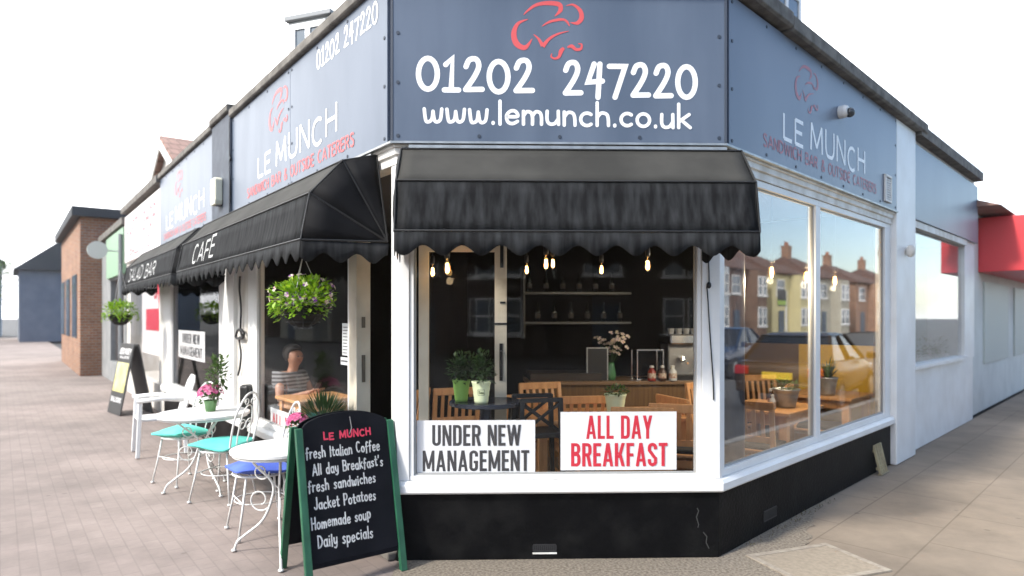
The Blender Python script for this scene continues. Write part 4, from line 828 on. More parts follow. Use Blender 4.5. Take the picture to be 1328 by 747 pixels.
stripe = bpy.data.materials.new('striped_cotton'); stripe.use_nodes = True; nt = stripe.node_tree; b_ = nt.nodes['Principled BSDF']; tc = nt.nodes.new('ShaderNodeTexCoord'); wv = nt.nodes.new('ShaderNodeTexWave'); wv.bands_direction = 'Z'; wv.inputs['Scale'].default_value = 7.5; wv.inputs['Distortion'].default_value = .6
cr = nt.nodes.new('ShaderNodeValToRGB'); cr.color_ramp.elements[0].position = .45; cr.color_ramp.elements[1].position = .55; cr.color_ramp.elements[0].color = (.04, .04, .045, 1); cr.color_ramp.elements[1].color = (.26, .26, .265, 1)
nt.links.new(tc.outputs['Object'], wv.inputs[0]); nt.links.new(wv.outputs[0], cr.inputs[0]); nt.links.new(cr.outputs[0], b_.inputs['Base Color']); b_.inputs['Roughness'].default_value = .8
sv = [(0, 0, .56), (-.01, 0, .72), (.02, 0, .92), (.028, 0, 1.04), (.01, .17, 1.015), (.055, .21, .885), (.01, -.17, 1.015), (.055, -.21, .885)]
skin('t_shirt', sv, [(0, 1), (1, 2), (2, 3), (2, 4), (4, 5), (2, 6), (6, 7)], [(.152, .168), (.140, .160), (.138, .174), (.085, .095), .079, .070, .079, .070], stripe, per)
tv = [(0, 0, .53)]; te = []; tr = [(.15, .16)]
for s in (-1, 1): b0 = len(tv); tv += [(.08, s * .10, .53), (.47, s * .13, .535), (.455, s * .13, .14)]; te += [(0, b0), (b0, b0 + 1), (b0 + 1, b0 + 2)]; tr += [.102, .078, .06]
skin('trousers', tv, te, tr, mat('dark_denim', (.015, .018, .03), .8), per)
m = MB(); rj = random.Random(5); m.ball((.035, 0, 1.278), .125, .104, .112, 20, 14)
hv = [(x, y, z) if not (x > .07 and z < 1.315) else (.07, y, z) for x, y, z in m.v]; m.v = [(x if z > 1.20 else x - .02, y, max(z, 1.185)) for x, y, z in hv]; m.build('hair', mat('dark_hair', (.02, .014, .01), .7), per, smooth=True)
m = MB()
for s in (-1, 1): m.ball((.158, s * .032, 1.245), .011, .013, .008, 8, 6)
m.build('eyes', mat('eye_dark', (.03, .02, .02), .3), per, smooth=True)
m = MB(); m.ball((.158, 0, 1.178), .008, .026, .006, 8, 6); m.build('mouth', mat('lip', (.26, .09, .07), .5), per, smooth=True)
loc = Matrix.Translation(pp) @ Matrix.Rotation(R(-28), 4, 'Z') @ Matrix.Scale(.92, 4)
t = thing('phone', 'dark phone held in the hands of the seated person', 'phone', loc @ Vector((.425, 0, .895)), R(-28)); m = MB(); m.bar((-.02, 0, -.01), (.02, 0, .06), .072, .008, Vector((1, 0, 0))); m.build('phone_body', blackw, t, bevel=.003)
t = thing('cafe_sofa', 'black padded seat carrying the person in the striped t-shirt', 'seat', loc @ Vector((-.02, 0, 0)), R(-28)); m = MB(); m.box(-.25, .28, -.35, .35, .08, .36); m.build('seat', mat('black_leather', (.012, .012, .012), .4), t, bevel=.03); m = MB(); m.box(-.36, -.24, -.35, .35, .08, .85); m.build('backrest', mat('black_leather', (.012, .012, .012), .4), t, bevel=.03)
# ------------------------------------------------------------------ things outside on the pavement
# chalkboard A-board
bl = Vector((-1.150, 3.80, 0)); ex = Vector((.803, .597, 0)); nb_ = Vector((.597, -.803, 0)); rz = math.atan2(.597, .803)
ab_ = thing('chalkboard', 'black A-board with green wooden frame and handwritten menu standing by the front window', 'A-board', bl, rz)
# local: x along the board, -y towards the viewer, leaning back by .2 at z=.95
green = mat('green_board_paint', (.008, .075, .036), .45, (.02, .12, .06), 14, stretch=(1, 1, .3), bump=.15, bscale=60); slate = mat('chalk_black', (.005, .0055, .008), .7, (.010, .0105, .014), 4, bump=.05, spec=.1)
lean = .215 / .97; bw = .555
def bp_(x, z, o=0): return Vector((x, lean * z - o, z))
def slab(mb, pts, th): mb.prism([bp_(x, z, th / 2) for x, z in pts], (0, th, 0))
m = MB(); arch = [(.0, .15), (bw, .15), (bw, .915)] + [(bw / 2 + bw / 2 * math.cos(R(a)) * 1.0, .915 + .085 * math.sin(R(a))) for a in range(10, 171, 10)] + [(.0, .915)]
slab(m, arch, .014); fb = m.build('front_board', slate, ab_)
for x in (-.022, bw + .022):
    m = MB(); m.prism([bp_(x - .021, 0, .022), bp_(x + .021, 0, .022), bp_(x + .021, .925, .022), bp_(x - .021, .925, .022)], (0, .036, 0)); m.build('leg', green, ab_, bevel=.004)
    m = MB(); q = lambda x_, z: Vector((x_, .43 + .045 - lean * z, z)); m.prism([q(x - .021, 0), q(x + .021, 0), q(x + .021, .925), q(x - .021, .925)], (0, .034, 0)); m.build('leg', green, ab_, bevel=.004)
m = MB(); m.prism([Vector((x, .43 + .058 - lean * z, z)) for x, z in arch], (0, .012, 0)); m.build('rear_board', slate, ab_)
m = MB(); m.box(.0, bw, lean * .15 - .004, lean * .15 + .012, .12, .149); m.build('bottom_rail', slate, ab_)
m = MB(); m.tube([(bw * .55, lean * .98 - .012, .97), (bw * .56, lean * .92 - .016, .90), (bw * .53, lean * .9 - .014, .86)], .0022, 5); m.build('string', mat('grey_string', (.3, .3, .3), .9), ab_)
chalk = mat('white_chalk', (.72, .72, .70), .9, (.45, .45, .44), 60); rchalk = mat('red_chalk', (.70, .05, .10), .9)
fb_ = lambda x, y, l: bp_(x, y, .0078 + l)
for s, a, b, z, h in (('LE MUNCH', .13, .435, .845, .040), ('fresh Italian Coffee', .012, .488, .745, .062), ("All day Breakfast's", .045, .500, .648, .062), ('fresh sandwiches', .012, .44, .553, .062), ('Jacket Potatoes', .04, .43, .452, .062), ('Homemade soup', .015, .385, .345, .062), ('Daily specials', .045, .39, .235, .066)):
    words(s, fb_, a, b, z, h, .0042 if s != 'LE MUNCH' else .005, 'chalk_lettering', chalk if s != 'LE MUNCH' else rchalk, fb, True, jitter=.06, gap=.2)

# bistro sets
wire = mat('white_wire_paint', (.78, .78, .76), .4, (.66, .65, .62), 8)
def scroll(cx, cz, r, a0, turns, n=22): return [(cx + r * (1 - .6 * i / n) * math.cos(a0 + 2 * math.pi * turns * i / n), cz + r * (1 - .6 * i / n) * math.sin(a0 + 2 * math.pi * turns * i / n)) for i in range(n + 1)]
def bistro_table(loc, r, label, rz=0):
    t = thing('bistro_table', label, 'table', loc, rz, 'white round bistro tables on the pavement')
    m = MB(); m.lathe([(r * .97, .695), (r, .70), (r, .718), (r * .97, .722)], n=44); m.build('tabletop', white, t)
    m = MB(); m.tube([(r * .93 * math.cos(2 * math.pi * k / 40), r * .93 * math.sin(2 * math.pi * k / 40), .685) for k in range(40)], .008, 6, True); m.build('rim', wire, t)
    for k in range(3):
        a = 2 * math.pi * k / 3 + .5; c, s = math.cos(a), math.sin(a); m = MB()
        pr = smooth_pts([(.55 * r * 1.3, .69), (.18, .60), (.05, .48), (.055, .36), (.12, .22), (.24, .12), (.30, .07), (.33, .0)], 6); m.tube([(x * c, x * s, z) for x, z in pr], .009, 8)
        m.lathe([(.018, 0), (.018, .012)], (.33 * c, .33 * s, 0), 10); m.build('leg', wire, t, smooth=True)
        m = MB(); m.tube([(x * c, x * s, z) for x, z in scroll(.14, .36, .085, math.pi, 1.2)], .0055, 6); m.build('scroll', wire, t, smooth=True); m = MB(); m.tube([(x * c, x * s, z) for x, z in scroll(.13, .55, .06, math.pi, 1.1)], .005, 6); m.build('scroll', wire, t, smooth=True)
    return t
def bistro_chair(loc, rz, label, cm):
    t = thing('bistro_chair', label, 'chair', loc, rz, 'white wire bistro chairs on the pavement')
    m = MB(); ring = [(.19 * math.cos(2 * math.pi * k / 32), .19 * math.sin(2 * math.pi * k / 32), .44) for k in range(32)]; m.tube(ring, .009, 8, True)
    for i in range(-3, 4): x = i * .05; y = math.sqrt(.19 ** 2 - x * x); m.tube([(x, -y, .44), (x, y, .44)], .004, 6)
    m.build('seat', wire, t, smooth=True)
    for sx in (-1, 1):
        for sy in (-1, 1):
            m = MB(); m.tube([(sx * .13, sy * .135, .44), (sx * .16, sy * .16, .22), (sx * .195, sy * .19, .012)], .0085, 8); m.lathe([(.017, 0), (.017, .013)], (sx * .195, sy * .19, 0), 10); m.build('leg', wire, t, smooth=True)
    m = MB(); m.tube([(.13, .115 * 1, .30), (.13, -.115, .30)], .005, 6); m.tube([(-.155, .155, .25), (-.155, -.155, .25)], .005, 6)
    m.tube([(.178 * math.cos(2 * math.pi * k / 28), .178 * math.sin(2 * math.pi * k / 28), .24) for k in range(28)], .005, 6, True); m.build('stretcher', wire, t, smooth=True)
    # hooped back at +x, leaning outwards
    m = MB(); bk = lambda y, z: (.17 + (z - .44) * .22, y, z)
    hp = smooth_pts([(-.155, .44), (-.175, .60), (-.165, .76), (-.09, .90), (0, .94), (.09, .90), (.165, .76), (.175, .60), (.155, .44)], 6); m.tube([bk(y, z) for y, z in hp], .009, 8)
    h2 = smooth_pts([(-.07, .46), (-.085, .62), (-.06, .78), (0, .83), (.06, .78), (.085, .62), (.07, .46)], 6); m.tube([bk(y, z) for y, z in h2], .006, 6)
    for s in (-1, 1): m.tube([bk(s * (.035 - .0) + s * (x - .1), z) for x, z in scroll(.11, .66, .055, 0, 1.3)], .005, 6); m.tube([bk(s * (x), z) for x, z in scroll(.045, .86, .035, 0, 1.2)], .004, 6)
    m.build('backrest', wire, t, smooth=True)
    m = MB(); m.box(-.215, .185, -.215, .215, .452, .52); c = m.build('cushion', cm, t); b = c.modifiers.new('sub', 'SUBSURF'); b.levels = b.render_levels = 3
    me = c.data; bm = bmesh.new(); bm.from_mesh(me); bmesh.ops.subdivide_edges(bm, edges=bm.edges, cuts=4, use_grid_fill=True)
    rj = random.Random(label)
    for v in bm.verts:
        u = (v.co.x + .015) / .2; w = v.co.y / .215; e = (1 - min(1, abs(u)) ** 4) * (1 - min(1, abs(w)) ** 4); v.co.z = .484 + (v.co.z - .484) * (.25 + 1.25 * e) + rj.uniform(-.004, .004) + .018 * math.sin(u * 2.2) * w
    for f in bm.faces: f.smooth = True
    bm.to_mesh(me); bm.free()
    return t
aqua = mat('aqua_cotton', (.10, .56, .47), .85, (.14, .64, .54), 5, bump=.1, bscale=30); blue = mat('blue_cotton', (.06, .11, .50), .85, (.09, .16, .58), 5, bump=.1, bscale=30)
p = at(362, 580, 4.43); bistro_table((p.x, 4.43, 0), .31, 'small white round bistro table touching the chalkboard', .4)
p = at(264, 536, 6.05); bistro_table((p.x, 6.05, 0), .40, 'larger white round bistro table holding flowers with tall greenery', .9)
p = at(338, 606, 4.93); bistro_chair((p.x, 4.92, 0), R(35), 'white wire chair with royal blue cushion', blue)
p = at(291, 577, 5.80); bistro_chair((p.x, 5.78, 0), R(-12), 'white wire chair with aqua cushion beside the blue cushioned chair', aqua)
p = at(238, 563, 6.4); bistro_chair((p.x, 6.4, 0), R(60), 'white wire chair with aqua cushion tucked under the far table', aqua)
# white plastic garden chair
p = at(207, 580, 7.75); t = thing('plastic_chair', 'white moulded plastic armchair beyond the bistro tables', 'chair', (p.x, 7.75, 0), R(35)); pl = mat('white_plastic', (.78, .78, .77), .35)
for sx, sy in ((-1, -1), (-1, 1), (1, -1), (1, 1)): m = MB(); m.bar((sx * .25, sy * .25, 0), (sx * .22, sy * .22, .64 if sx < 0 else .42), .045, .04); m.build('leg', pl, t, bevel=.008)
m = MB(); m.box(-.24, .22, -.22, .22, .40, .43); m.build('seat', pl, t, bevel=.012)
for sy in (-1, 1): m = MB(); m.tube([(.22, sy * .25, .63), (0, sy * .26, .66), (-.26, sy * .25, .645)], .025, 8); m.build('armrest', pl, t, smooth=True)
m = MB(); outl = [(-.20, .43), (.20, .43), (.235, .66), (.20, .83), (.10, .90), (-.10, .90), (-.20, .83), (-.235, .66)]; m.prism([(.21 + (z - .43) * .3, y, z) for y, z in outl], (.022, 0, 0)); m.build('backrest', pl, t, bevel=.008)

# flowers
def posy(loc, label, seed, r=.09, tall=False):
    t = thing('flower_pot', label, 'pot plant', loc); rj = random.Random(seed)
    m = MB(); m.lathe([(.042, 0), (.058, .10), (.062, .105), (.056, .105), (.05, .09)], n=18); m.build('pot', mat('green_tin', (.12, .26, .10), .45), t, smooth=True)
    m = MB(); bush(m, (0, 0, .13), (r * .8, r * .8, .07), 130, .04, rj)
    if tall: bush(m, (.06, .03, .34), (.10, .10, .20), 260, .045, rj)
    m.build('foliage', leafm, t, fix=False); m = MB()
    for i in range(46 if tall else 40):
        d = Vector((rj.gauss(0, 1), rj.gauss(0, 1), rj.uniform(.2, 1.6))).normalized(); flower(m, Vector((0, 0, .15)) + Vector((d.x * r, d.y * r, d.z * r * .9)), d, .026, rj)
    m.build('flowers', petalp, t, fix=False)
p = at(386, 566, 4.5); posy((p.x, 4.5, .722), 'pink flowers in a green tin on the table behind the chalkboard', 2, .07)
p = at(273, 532, 6.1); posy((p.x, 6.1, .722), 'pink flowers with tall greenery on the far bistro table', 6, .11, True)
t = thing('spiky_plant', 'dark spiky bush in a tall grey planter behind the chalkboard', 'pot plant', WL.P(.72, .22, 0)); rj = random.Random(8)
m = MB(); m.lathe([(.09, 0), (.12, .66), (.125, .68), (.115, .68), (.11, .6)], n=20); m.build('planter', mat('grey_planter', (.08, .08, .085), .6), t, smooth=True); m = MB(); 
for i in range(520):
    d = Vector((rj.gauss(0, 1), rj.gauss(0, 1), rj.gauss(.35, .8))).normalized(); c = Vector((0, 0, .86)) + Vector((d.x * .12, d.y * .12, d.z * .10)); m.leaf(c, d + Vector((0, 0, .3)), (0, 0, 1), rj.uniform(.07, .15), .010)
m.build('foliage', leafd, t, fix=False); m = MB(); m.tube([(0, 0, .6), (.0, 0, .86)], .02, 8); m.build('stem', woodd, t)
def basket(loc, label, seed, top, scale=1.0, n=900, vio=True):
    t = thing('hanging_basket', label, 'hanging basket', loc, 0, 'hanging baskets under the awning edge'); rj = random.Random(seed); s = scale
    m = MB()
    for i in range(1, 5): a = math.pi / 2 * i / 4; m.tube([(.17 * s * math.sin(a) * math.cos(2 * math.pi * k / 24), .17 * s * math.sin(a) * math.sin(2 * math.pi * k / 24), -.17 * s * math.cos(a)) for k in range(24)], .003, 5, True)
    for k in range(10): b = 2 * math.pi * k / 10; m.tube([(.17 * s * math.sin(a) * math.cos(b), .17 * s * math.sin(a) * math.sin(b), -.17 * s * math.cos(a)) for a in [math.pi / 2 * i / 6 for i in range(7)]], .0025, 5)
    m.build('wire_bowl', darkmetal, t)
    m = MB(); m.lathe([(.005, -.163 * s), (.09 * s, -.14 * s), (.15 * s, -.07 * s), (.163 * s, 0), (.005, .02)], n=20); m.build('liner', mat('moss_liner', (.008, .007, .005), 1, (.018, .014, .009), 20, bump=.6), t, smooth=True)
    m = MB()
    for k in range(3): b = 2 * math.pi * k / 3 + .4; m.tube([(.165 * s * math.cos(b), .165 * s * math.sin(b), 0), (0, 0, top)], .0028, 5)
    m.tube([(0, 0, top), (0, 0, top + .05)], .004, 5); m.build('chain', mat('pale_chain', (.5, .5, .48), .4), t)
    m = MB(); bush(m, (0, 0, .06 * s), (.235 * s, .235 * s, .155 * s), n, .052 * s, rj, .45)
    for k in range(14):
        b = rj.uniform(0, 6.28); p0 = Vector((.2 * s * math.cos(b), .2 * s * math.sin(b), .03)); L = rj.uniform(.05, .17) * s
        for j in range(12): m.leaf(p0 + Vector((.02 * math.cos(b), .02 * math.sin(b), -L * j / 12)) * 1.0 + Vector((rj.uniform(-.02, .02), rj.uniform(-.02, .02), 0)), (math.cos(b) + rj.uniform(-.6, .6), math.sin(b) + rj.uniform(-.6, .6), -.5), (0, 0, 1), .045 * s, .026 * s)
    m.build('foliage', leafg, t, fix=False)
    if vio:
        for nm, mm, cnt in (('flowers', petalmix, 36),):
            m = MB()
            for i in range(cnt): d = Vector((rj.gauss(0, 1), rj.gauss(-.3, 1), rj.gauss(.1, .8))).normalized(); flower(m, Vector((0, 0, .08)) + Vector((d.x * .245, d.y * .245, d.z * .15)) * s, d + Vector((0, -.3, 0)), .022 * s, rj); q = Vector((0, 0, .06)) + Vector((d.x * .24, d.y * .24, d.z * .145)) * s; m.tube([q * .15, q], .0012, 4)
            m.build(nm, mm, t, fix=False)
    return t
p = at(393, 397, 4.46); basket(p, 'full hanging basket of bright green leaves with violet and white flowers', 3, 2.02 - p.z, .90, 1000)
p = at(156, 408, 10.3); basket(p, 'small plain green hanging basket at the far end of the awnings', 9, .75, 1.0, 600, False)

# fixtures on the walls
def fixture(name, label, cat, W, u, off, z): return thing(name, label, cat, W.P(u, off, z), wroot=True)
t = fixture('alarm_box', 'cream alarm box on the slate blue pilaster between the signboards', 'alarm', WL, 4.18, .086, 2.93); m = MB()
m.prism([WL.P(4.18 + a, .088, 2.93 + b) for a, b in ((-.11, 0), (-.09, -.05), (.09, -.05), (.11, 0), (.11, .24), (.08, .26), (-.08, .26), (-.11, .24))], WL.n * .085); m.build('case', mat('cream_plastic', (.72, .70, .56), .4), t, bevel=.012)
m = MB(); m.tube([WL.P(4.18, .12, 2.872), WL.P(4.18, .12, 2.882)], .02, 10); m.build('strobe', mat('alarm_lens', (.25, .3, .4), .2), t)
t = fixture('security_camera', 'small white dome camera on the right signboard', 'camera', WR, 2.10, .061, 3.41); c = WR.P(2.10, .061, 3.41)
m = MB(); m.tube([c, c + WR.n * .05, c + WR.n * .075], [.055, .055, .045], 20); m.build('mount', white, t, smooth=False, bevel=.004)
m = MB(); m.ball(c + WR.n * .07 + Vector((.02, 0, -.015)), .042, .042, .042, 18, 12); m.build('dome', mat('smoked_dome', (.04, .045, .05), .12), t, smooth=True)
t = fixture('louvre_vent', 'white slotted plastic vent on the signboard above the white pillar end', 'vent', WR, 3.52, .061, 2.93); m = MB()
u0, u1, z0, z1 = 3.40, 3.62, 2.79, 3.07
for a, b, c_, d in ((u0, u1, z0, z0 + .025), (u0, u1, z1 - .025, z1), (u0, u0 + .025, z0 + .025, z1 - .025), (u1 - .025, u1, z0 + .025, z1 - .025)): wbox(m, WR, a, b, .062, .082, c_, d)
m.build('vent_frame', whiteold, t, bevel=.003); m = MB()
for i in range(9):
    z = z0 + .035 + i * .024
    for k in range(2): wbox(m, WR, u0 + .03 + k * .083, u0 + .105 + k * .083, .063, .076, z, z + .014)
m.build('vent_slats', whiteold, t)
m = MB()
m.tube([WF.P(u, .018, z) for u, z in smooth_pts([(FW - .075, 2.0), (FW - .07, 1.82), (FW - .085, 1.80), (FW - .08, 1.74), (FW - .065, 1.5), (FW - .045, 1.2), (FW - .04, 1.05)])], .004, 6); m.ball(WF.P(FW - .072, .02, 1.81), .016, .016, .022); tag(m.build('wall_cable', darkmetal, None, smooth=True), 'thin black cable looping down the post at the end of the front window', 'cable')
m = MB()
m.tube([WL.P(u, .0, z) for u, z in smooth_pts([(3.70, 2.05), (3.72, 1.9), (3.66, 1.7), (3.68, 1.45), (3.60, 1.38), (3.74, 1.36), (3.66, 1.2), (3.70, 1.05), (3.78, .95)])], .011, 6); m.tube([WL.P(u, .012, z) for u, z in smooth_pts([(3.5, 1.42), (3.6, 1.46), (3.74, 1.45), (3.82, 1.38), (3.72, 1.36), (3.55, 1.37), (3.5, 1.42)])], .014, 6); tag(m.build('wall_cable', darkmetal, None, smooth=True), 'black bundled cable hanging down the white posts under the CAFE awning', 'cable')
m = MB()
m.tube([WL.P(u, .08, z) for u, z in smooth_pts([(3.80, 3.8), (3.795, 3.4), (3.77, 3.35), (3.80, 3.3), (3.79, 3.0), (3.80, 2.75)])], .011, 6); tag(m.build('wall_cable', darkmetal, None, smooth=True), 'dark cable running down the edge of the slate blue pilaster', 'cable')
# leaning slatted offcut by the right base wall
t = thing('slatted_offcut', 'pale slatted wooden grille leaning on the black base wall', 'grille', WR.P(3.36, .07, 0)); a = math.atan2(.709, .705); t.rotation_euler = (R(-13), 0, a); m = MB()
for x in (-.10, -.035, .03, .095): m.box(x, x + .032, -.012, .012, .012, .30)
m.build('slats', mat('weathered_pine', (.42, .36, .22), .8, (.26, .21, .12), 12, stretch=(1, 1, .3), bump=.3), t, bevel=.003); m = MB(); m.box(-.11, .135, .0122, .024, .05, .08); m.box(-.11, .135, .0122, .024, .23, .26); m.box(-.112, .137, -.02, .02, 0, .0118); m.build('battens', mat('weathered_pine2', (.30, .25, .15), .8), t)
# ------------------------------------------------------------------ ground
pave_l = brickmat('block_paving', (.235, .190, .170), (.258, .210, .188), (.212, .173, .155), bw=.20, bh=.10, ms=.005, flat=True, rot=R(52), rough=.9, bump=.14, noise=.28)
slabm = brickmat('paving_slabs', (.235, .188, .140), (.25, .20, .15), (.175, .137, .10), bw=.9, bh=.6, ms=.006, flat=True, rot=R(-45), rough=.9, bump=.25, noise=.28)
gravel = mat('gravelly_tarmac', (.12, .098, .075), .95, (.26, .22, .17), 55, bump=.6, bscale=120, lo=.35, hi=.62)
asph = mat('asphalt', (.045, .045, .047), .9, (.065, .064, .062), 3, bump=.3, bscale=150)
def st(o): o['kind'] = 'structure'; return o
m = MB(); m.poly([(-600, -600, -.13), (600, -600, -.13), (600, 600, -.13), (-600, 600, -.13)]); st(m.build('road', asph))
PL, PR = 4.2, 1.72
def side(pts, z0, z1, mm, name):
    m = MB(); m.prism([(p.x, p.y, z0) for p in pts], (0, 0, z1 - z0)); return st(m.build(name, mm))
mid = Vector((-.2, -1.0, 0))
lw = [WL.P(60, .0, 0), WL.P(-.35, .0, 0), Vector((-.2, 3.9, 0)), mid, WL.P(-2, PL, 0), WL.P(60, PL, 0)]
side([WL.P(60, -.02, 0), WL.P(-.0, -.02, 0), WF.P(.25, 0, 0), WF.P(.25, .55, 0), Vector((-.3, 0, 0)), Vector((-.5, -2.2, 0)), WL.P(-4.5, PL, 0), WL.P(60, PL, 0)], -.13, -.006, pave_l, 'pavement')
side([WF.P(.25, -.05, 0), WF.P(FW, -.05, 0), WR.P(60, -.05, 0), WR.P(60, PR, 0), WR.P(-2.2, PR, 0), Vector((-.5, -2.2, 0)), Vector((-.3, 0, 0)), WF.P(.25, .55, 0)], -.13, -.006, slabm, 'pavement')
# tarmac fillet along the base wall, ragged outer edge
rj = random.Random(3); m = MB(); inn = []; out = []
path = [WF.P(-.9 + .1 * i, 0, 0) for i in range(9, 31)] + [WR.P(.06 * i, 0, 0) for i in range(1, 30)]
for i, p in enumerate(path):
    W = WF if i < 22 else WR; f = min(1, max(0, (i - 22) / 26)) if i >= 22 else 0
    n_ = WF.n if i < 19 else (WR.n + WF.n).normalized() if i < 25 else WR.n
    inn.append(p - n_ * .01); out.append(p + n_ * ((.30 + .15 * (i > 12)) * (1 - f) + .04 + rj.uniform(-.03, .03)))
b = inn + out; k = len(inn); m.add([(v.x, v.y, -.001) for v in b], [(i, k + i, k + i + 1, i + 1) for i in range(k - 1)]); st(m.build('pavement', gravel))
def kerb(W, off, u0, u1, name='kerb'):
    m = MB(); u = u0
    while u < u1: wbox(m, W, u, u + .906, off, off + .14, -.13, .004); u += .914
    st(m.build(name, mat('kerb_stone', (.30, .29, .27), .9, (.22, .21, .2), 8, bump=.3), bevel=.01))
kerb(WL, PL + .002, -4.5, 40); kerb(WR, PR + .002, -2.2, 45)
# inspection cover set in the right pavement
t = thing('inspection_cover', 'pale rectangular inspection cover set flush in the slab pavement', 'manhole cover', (1.98, 4.26, 0), R(20)); m = MB(); m.box(-.30, .30, -.22, .22, -.004, .004); m.build('cover', mat('cover_concrete', (.30, .25, .19), .9, (.24, .20, .15), 30, bump=.4), t)
m = MB()
for a, b, c, d in ((-.345, .345, -.265, -.222), (-.345, .345, .222, .265), (-.345, -.302, -.2215, .2215), (.302, .345, -.2215, .2215)): m.box(a, b, c, d, -.004, .006)
m.build('frame', mat('cover_frame', (.34, .30, .24), .8, (.24, .2, .16), 20), t)
# a few cigarette-end sized bits and a grille-like litter scrap are left out; weeds in the wall joint
t = thing('weed_tuft', 'low weeds growing where the pavement meets the right base wall', 'weeds', WR.P(1.15, .03, 0)); m = MB(); rj = random.Random(2)
for i in range(90): q = WR.d * rj.uniform(-.8, .9) + WR.n * rj.uniform(-.01, .05); m.leaf(q, (rj.uniform(-1, 1), rj.uniform(-1, 1), .7), (0, 0, 1), rj.uniform(.012, .035), .008)
m.build('leaves', mat('weed', (.12, .10, .05), .9), t, fix=False)

# ------------------------------------------------------------------ party shop and the others along the left street
def shopbox(mb, W, u0, u1, dep, z0, z1, off=0): wbox(mb, W, u0, u1, off - dep, off, z0, z1)
ps = thing('party_shop', 'white fronted party shop with red lettering next to the cafe', 'shop', WL.P(10.2, -1, 0), wroot=True)
m = MB(); shopbox(m, WL, 8.15, 12.4, 6, 0, .45); shopbox(m, WL, 8.15, 12.4, 6, 2.6, 3.78); shopbox(m, WL, 8.15, 8.6, 6, .451, 2.599); shopbox(m, WL, 11.9, 12.4, 6, .451, 2.599); shopbox(m, WL, 8.601, 11.899, 5, .451, 2.599, -1.0); m.build('wall', whiteold, ps)
m = MB(); wbox(m, WL, 8.2, 12.35, .0, .05, 2.75, 3.72); fa = m.build('signboard', mat('white_signboard', (.78, .72, .71), .4), ps)
m = MB(); text(m, 'PARTY SHOP', fL(.0505), -12.0, -8.6, 3.2, .34, .03, True); text(m, 'BALLOONS', fL(.0505), -11.6, -9.2, 2.86, .2, .018, True); m.build('lettering', mat('pink_red_vinyl', (.6, .12, .14), .5), fa, fix=False)
m = MB(); shopbox(m, WL, 8.15, 12.4, .3, 3.80, 3.92, .12); m.build('coping', stone, ps)
m = MB(); wbox(m, WL, 8.602, 11.898, -.06, -.05, .46, 2.59); m.build('window_pane', gleft, ps)
m = MB(); wbox(m, WL, 8.7, 11.0, -.09, -.085, .9, 2.45); po = m.build('window_display', mat('white_poster', (.78, .74, .73), .5), ps)
m = MB(); wbox(m, WL, 9.0, 10.5, -.0845, -.081, 1.35, 1.75); m.build('red_panel', redink, po); m = MB(); text(m, 'BAR', fL(-.080), -9.6, -8.9, 1.95, .25, .025, True); m.build('lettering', redink, po, fix=False)
m = MB(); m.tube([WL.P(8.62, -.04, .5), WL.P(8.66, -.04, 1.5), WL.P(8.9, -.04, 2.5)], .03, 8); m.build('red_drape', redink, ps)
# gable roof above
m = MB(); g0, g1 = 8.6, 14.0
a = [WL.P(g0, -.6, 3.76), WL.P(g1, -.6, 3.76), WL.P((g0 + g1) / 2, -.6, 5.15)]; m.prism(a, -WL.n * 5); m.build('gable_wall', whiteold, ps)
m = MB(); rf = brickmat('red_roof_tiles', (.26, .15, .12), (.30, .18, .145), (.12, .07, .055), .25, .17, .012)
for s in (0, 1):
    e0 = WL.P(g0 - .25 if not s else g1 + .25, -.45, 3.66); tp = WL.P((g0 + g1) / 2, -.45, 5.23); m.prism([e0, tp, tp + Vector((0, 0, .12)), e0 + Vector((0, 0, .12))], -WL.n * 5.3)
m.build('roof', rf, ps); m = MB()
for s in (0, 1):
    e0 = WL.P(g0 - .25 if not s else g1 + .25, -.44, 3.60); tp = WL.P((g0 + g1) / 2, -.44, 5.18); m.bar(e0, tp, .16, .03, WL.n)
m.build('bargeboard', white, ps)
# party shop A-board
t = thing('shop_board', 'black and yellow A-board reading LETS PARTY outside the party shop', 'A-board', WL.P(8.75, .42, 0), math.atan2(-.793, .609) + R(8)); m = MB()
for s in (-1, 1): m.prism([(-.36, s * .24, 0), (.36, s * .24, 0), (.36, s * .03, 1.15), (-.36, s * .03, 1.15)], (0, .02, 0))
m.build('board', mat('faded_black_board', (.05, .05, .05), .6), t, bevel=.004); q = lambda x, y, l: Vector((x, -.24 + .21 * y / 1.15 - .003 - l, y)); m = MB(); m.poly([q(-.31, .36, 0), q(.31, .36, 0), q(.31, .84, 0), q(-.31, .84, 0)]); m.build('yellow_poster', mat('yellow_poster', (.50, .46, .16), .6, (.62, .60, .36), 4), t, fix=False)
m = MB(); text(m, "LETS PARTY", q, -.30, .30, .98, .085, .011, True); text(m, 'BALLOONS', q, -.24, .24, .91, .035, .005, True); text(m, 'BALLOONS', q, -.27, .27, .20, .07, .008, True); m.build('lettering', vinylw, t, fix=False)
gs = thing('green_shop', 'grey shop with pale green signboard next to the party shop', 'shop', WL.P(14.3, -1, 0), wroot=True); m = MB(); shopbox(m, WL, 12.42, 17.2, 6, 0, .5); shopbox(m, WL, 12.42, 17.2, 6, 2.5, 3.6); shopbox(m, WL, 12.42, 12.9, 6, .501, 2.499); shopbox(m, WL, 15.3, 17.2, 6, .501, 2.499); shopbox(m, WL, 12.901, 15.299, 5, .501, 2.499, -.8); m.build('wall', mat('grey_render', (.22, .23, .23), .9, (.3, .3, .3), 3), gs)
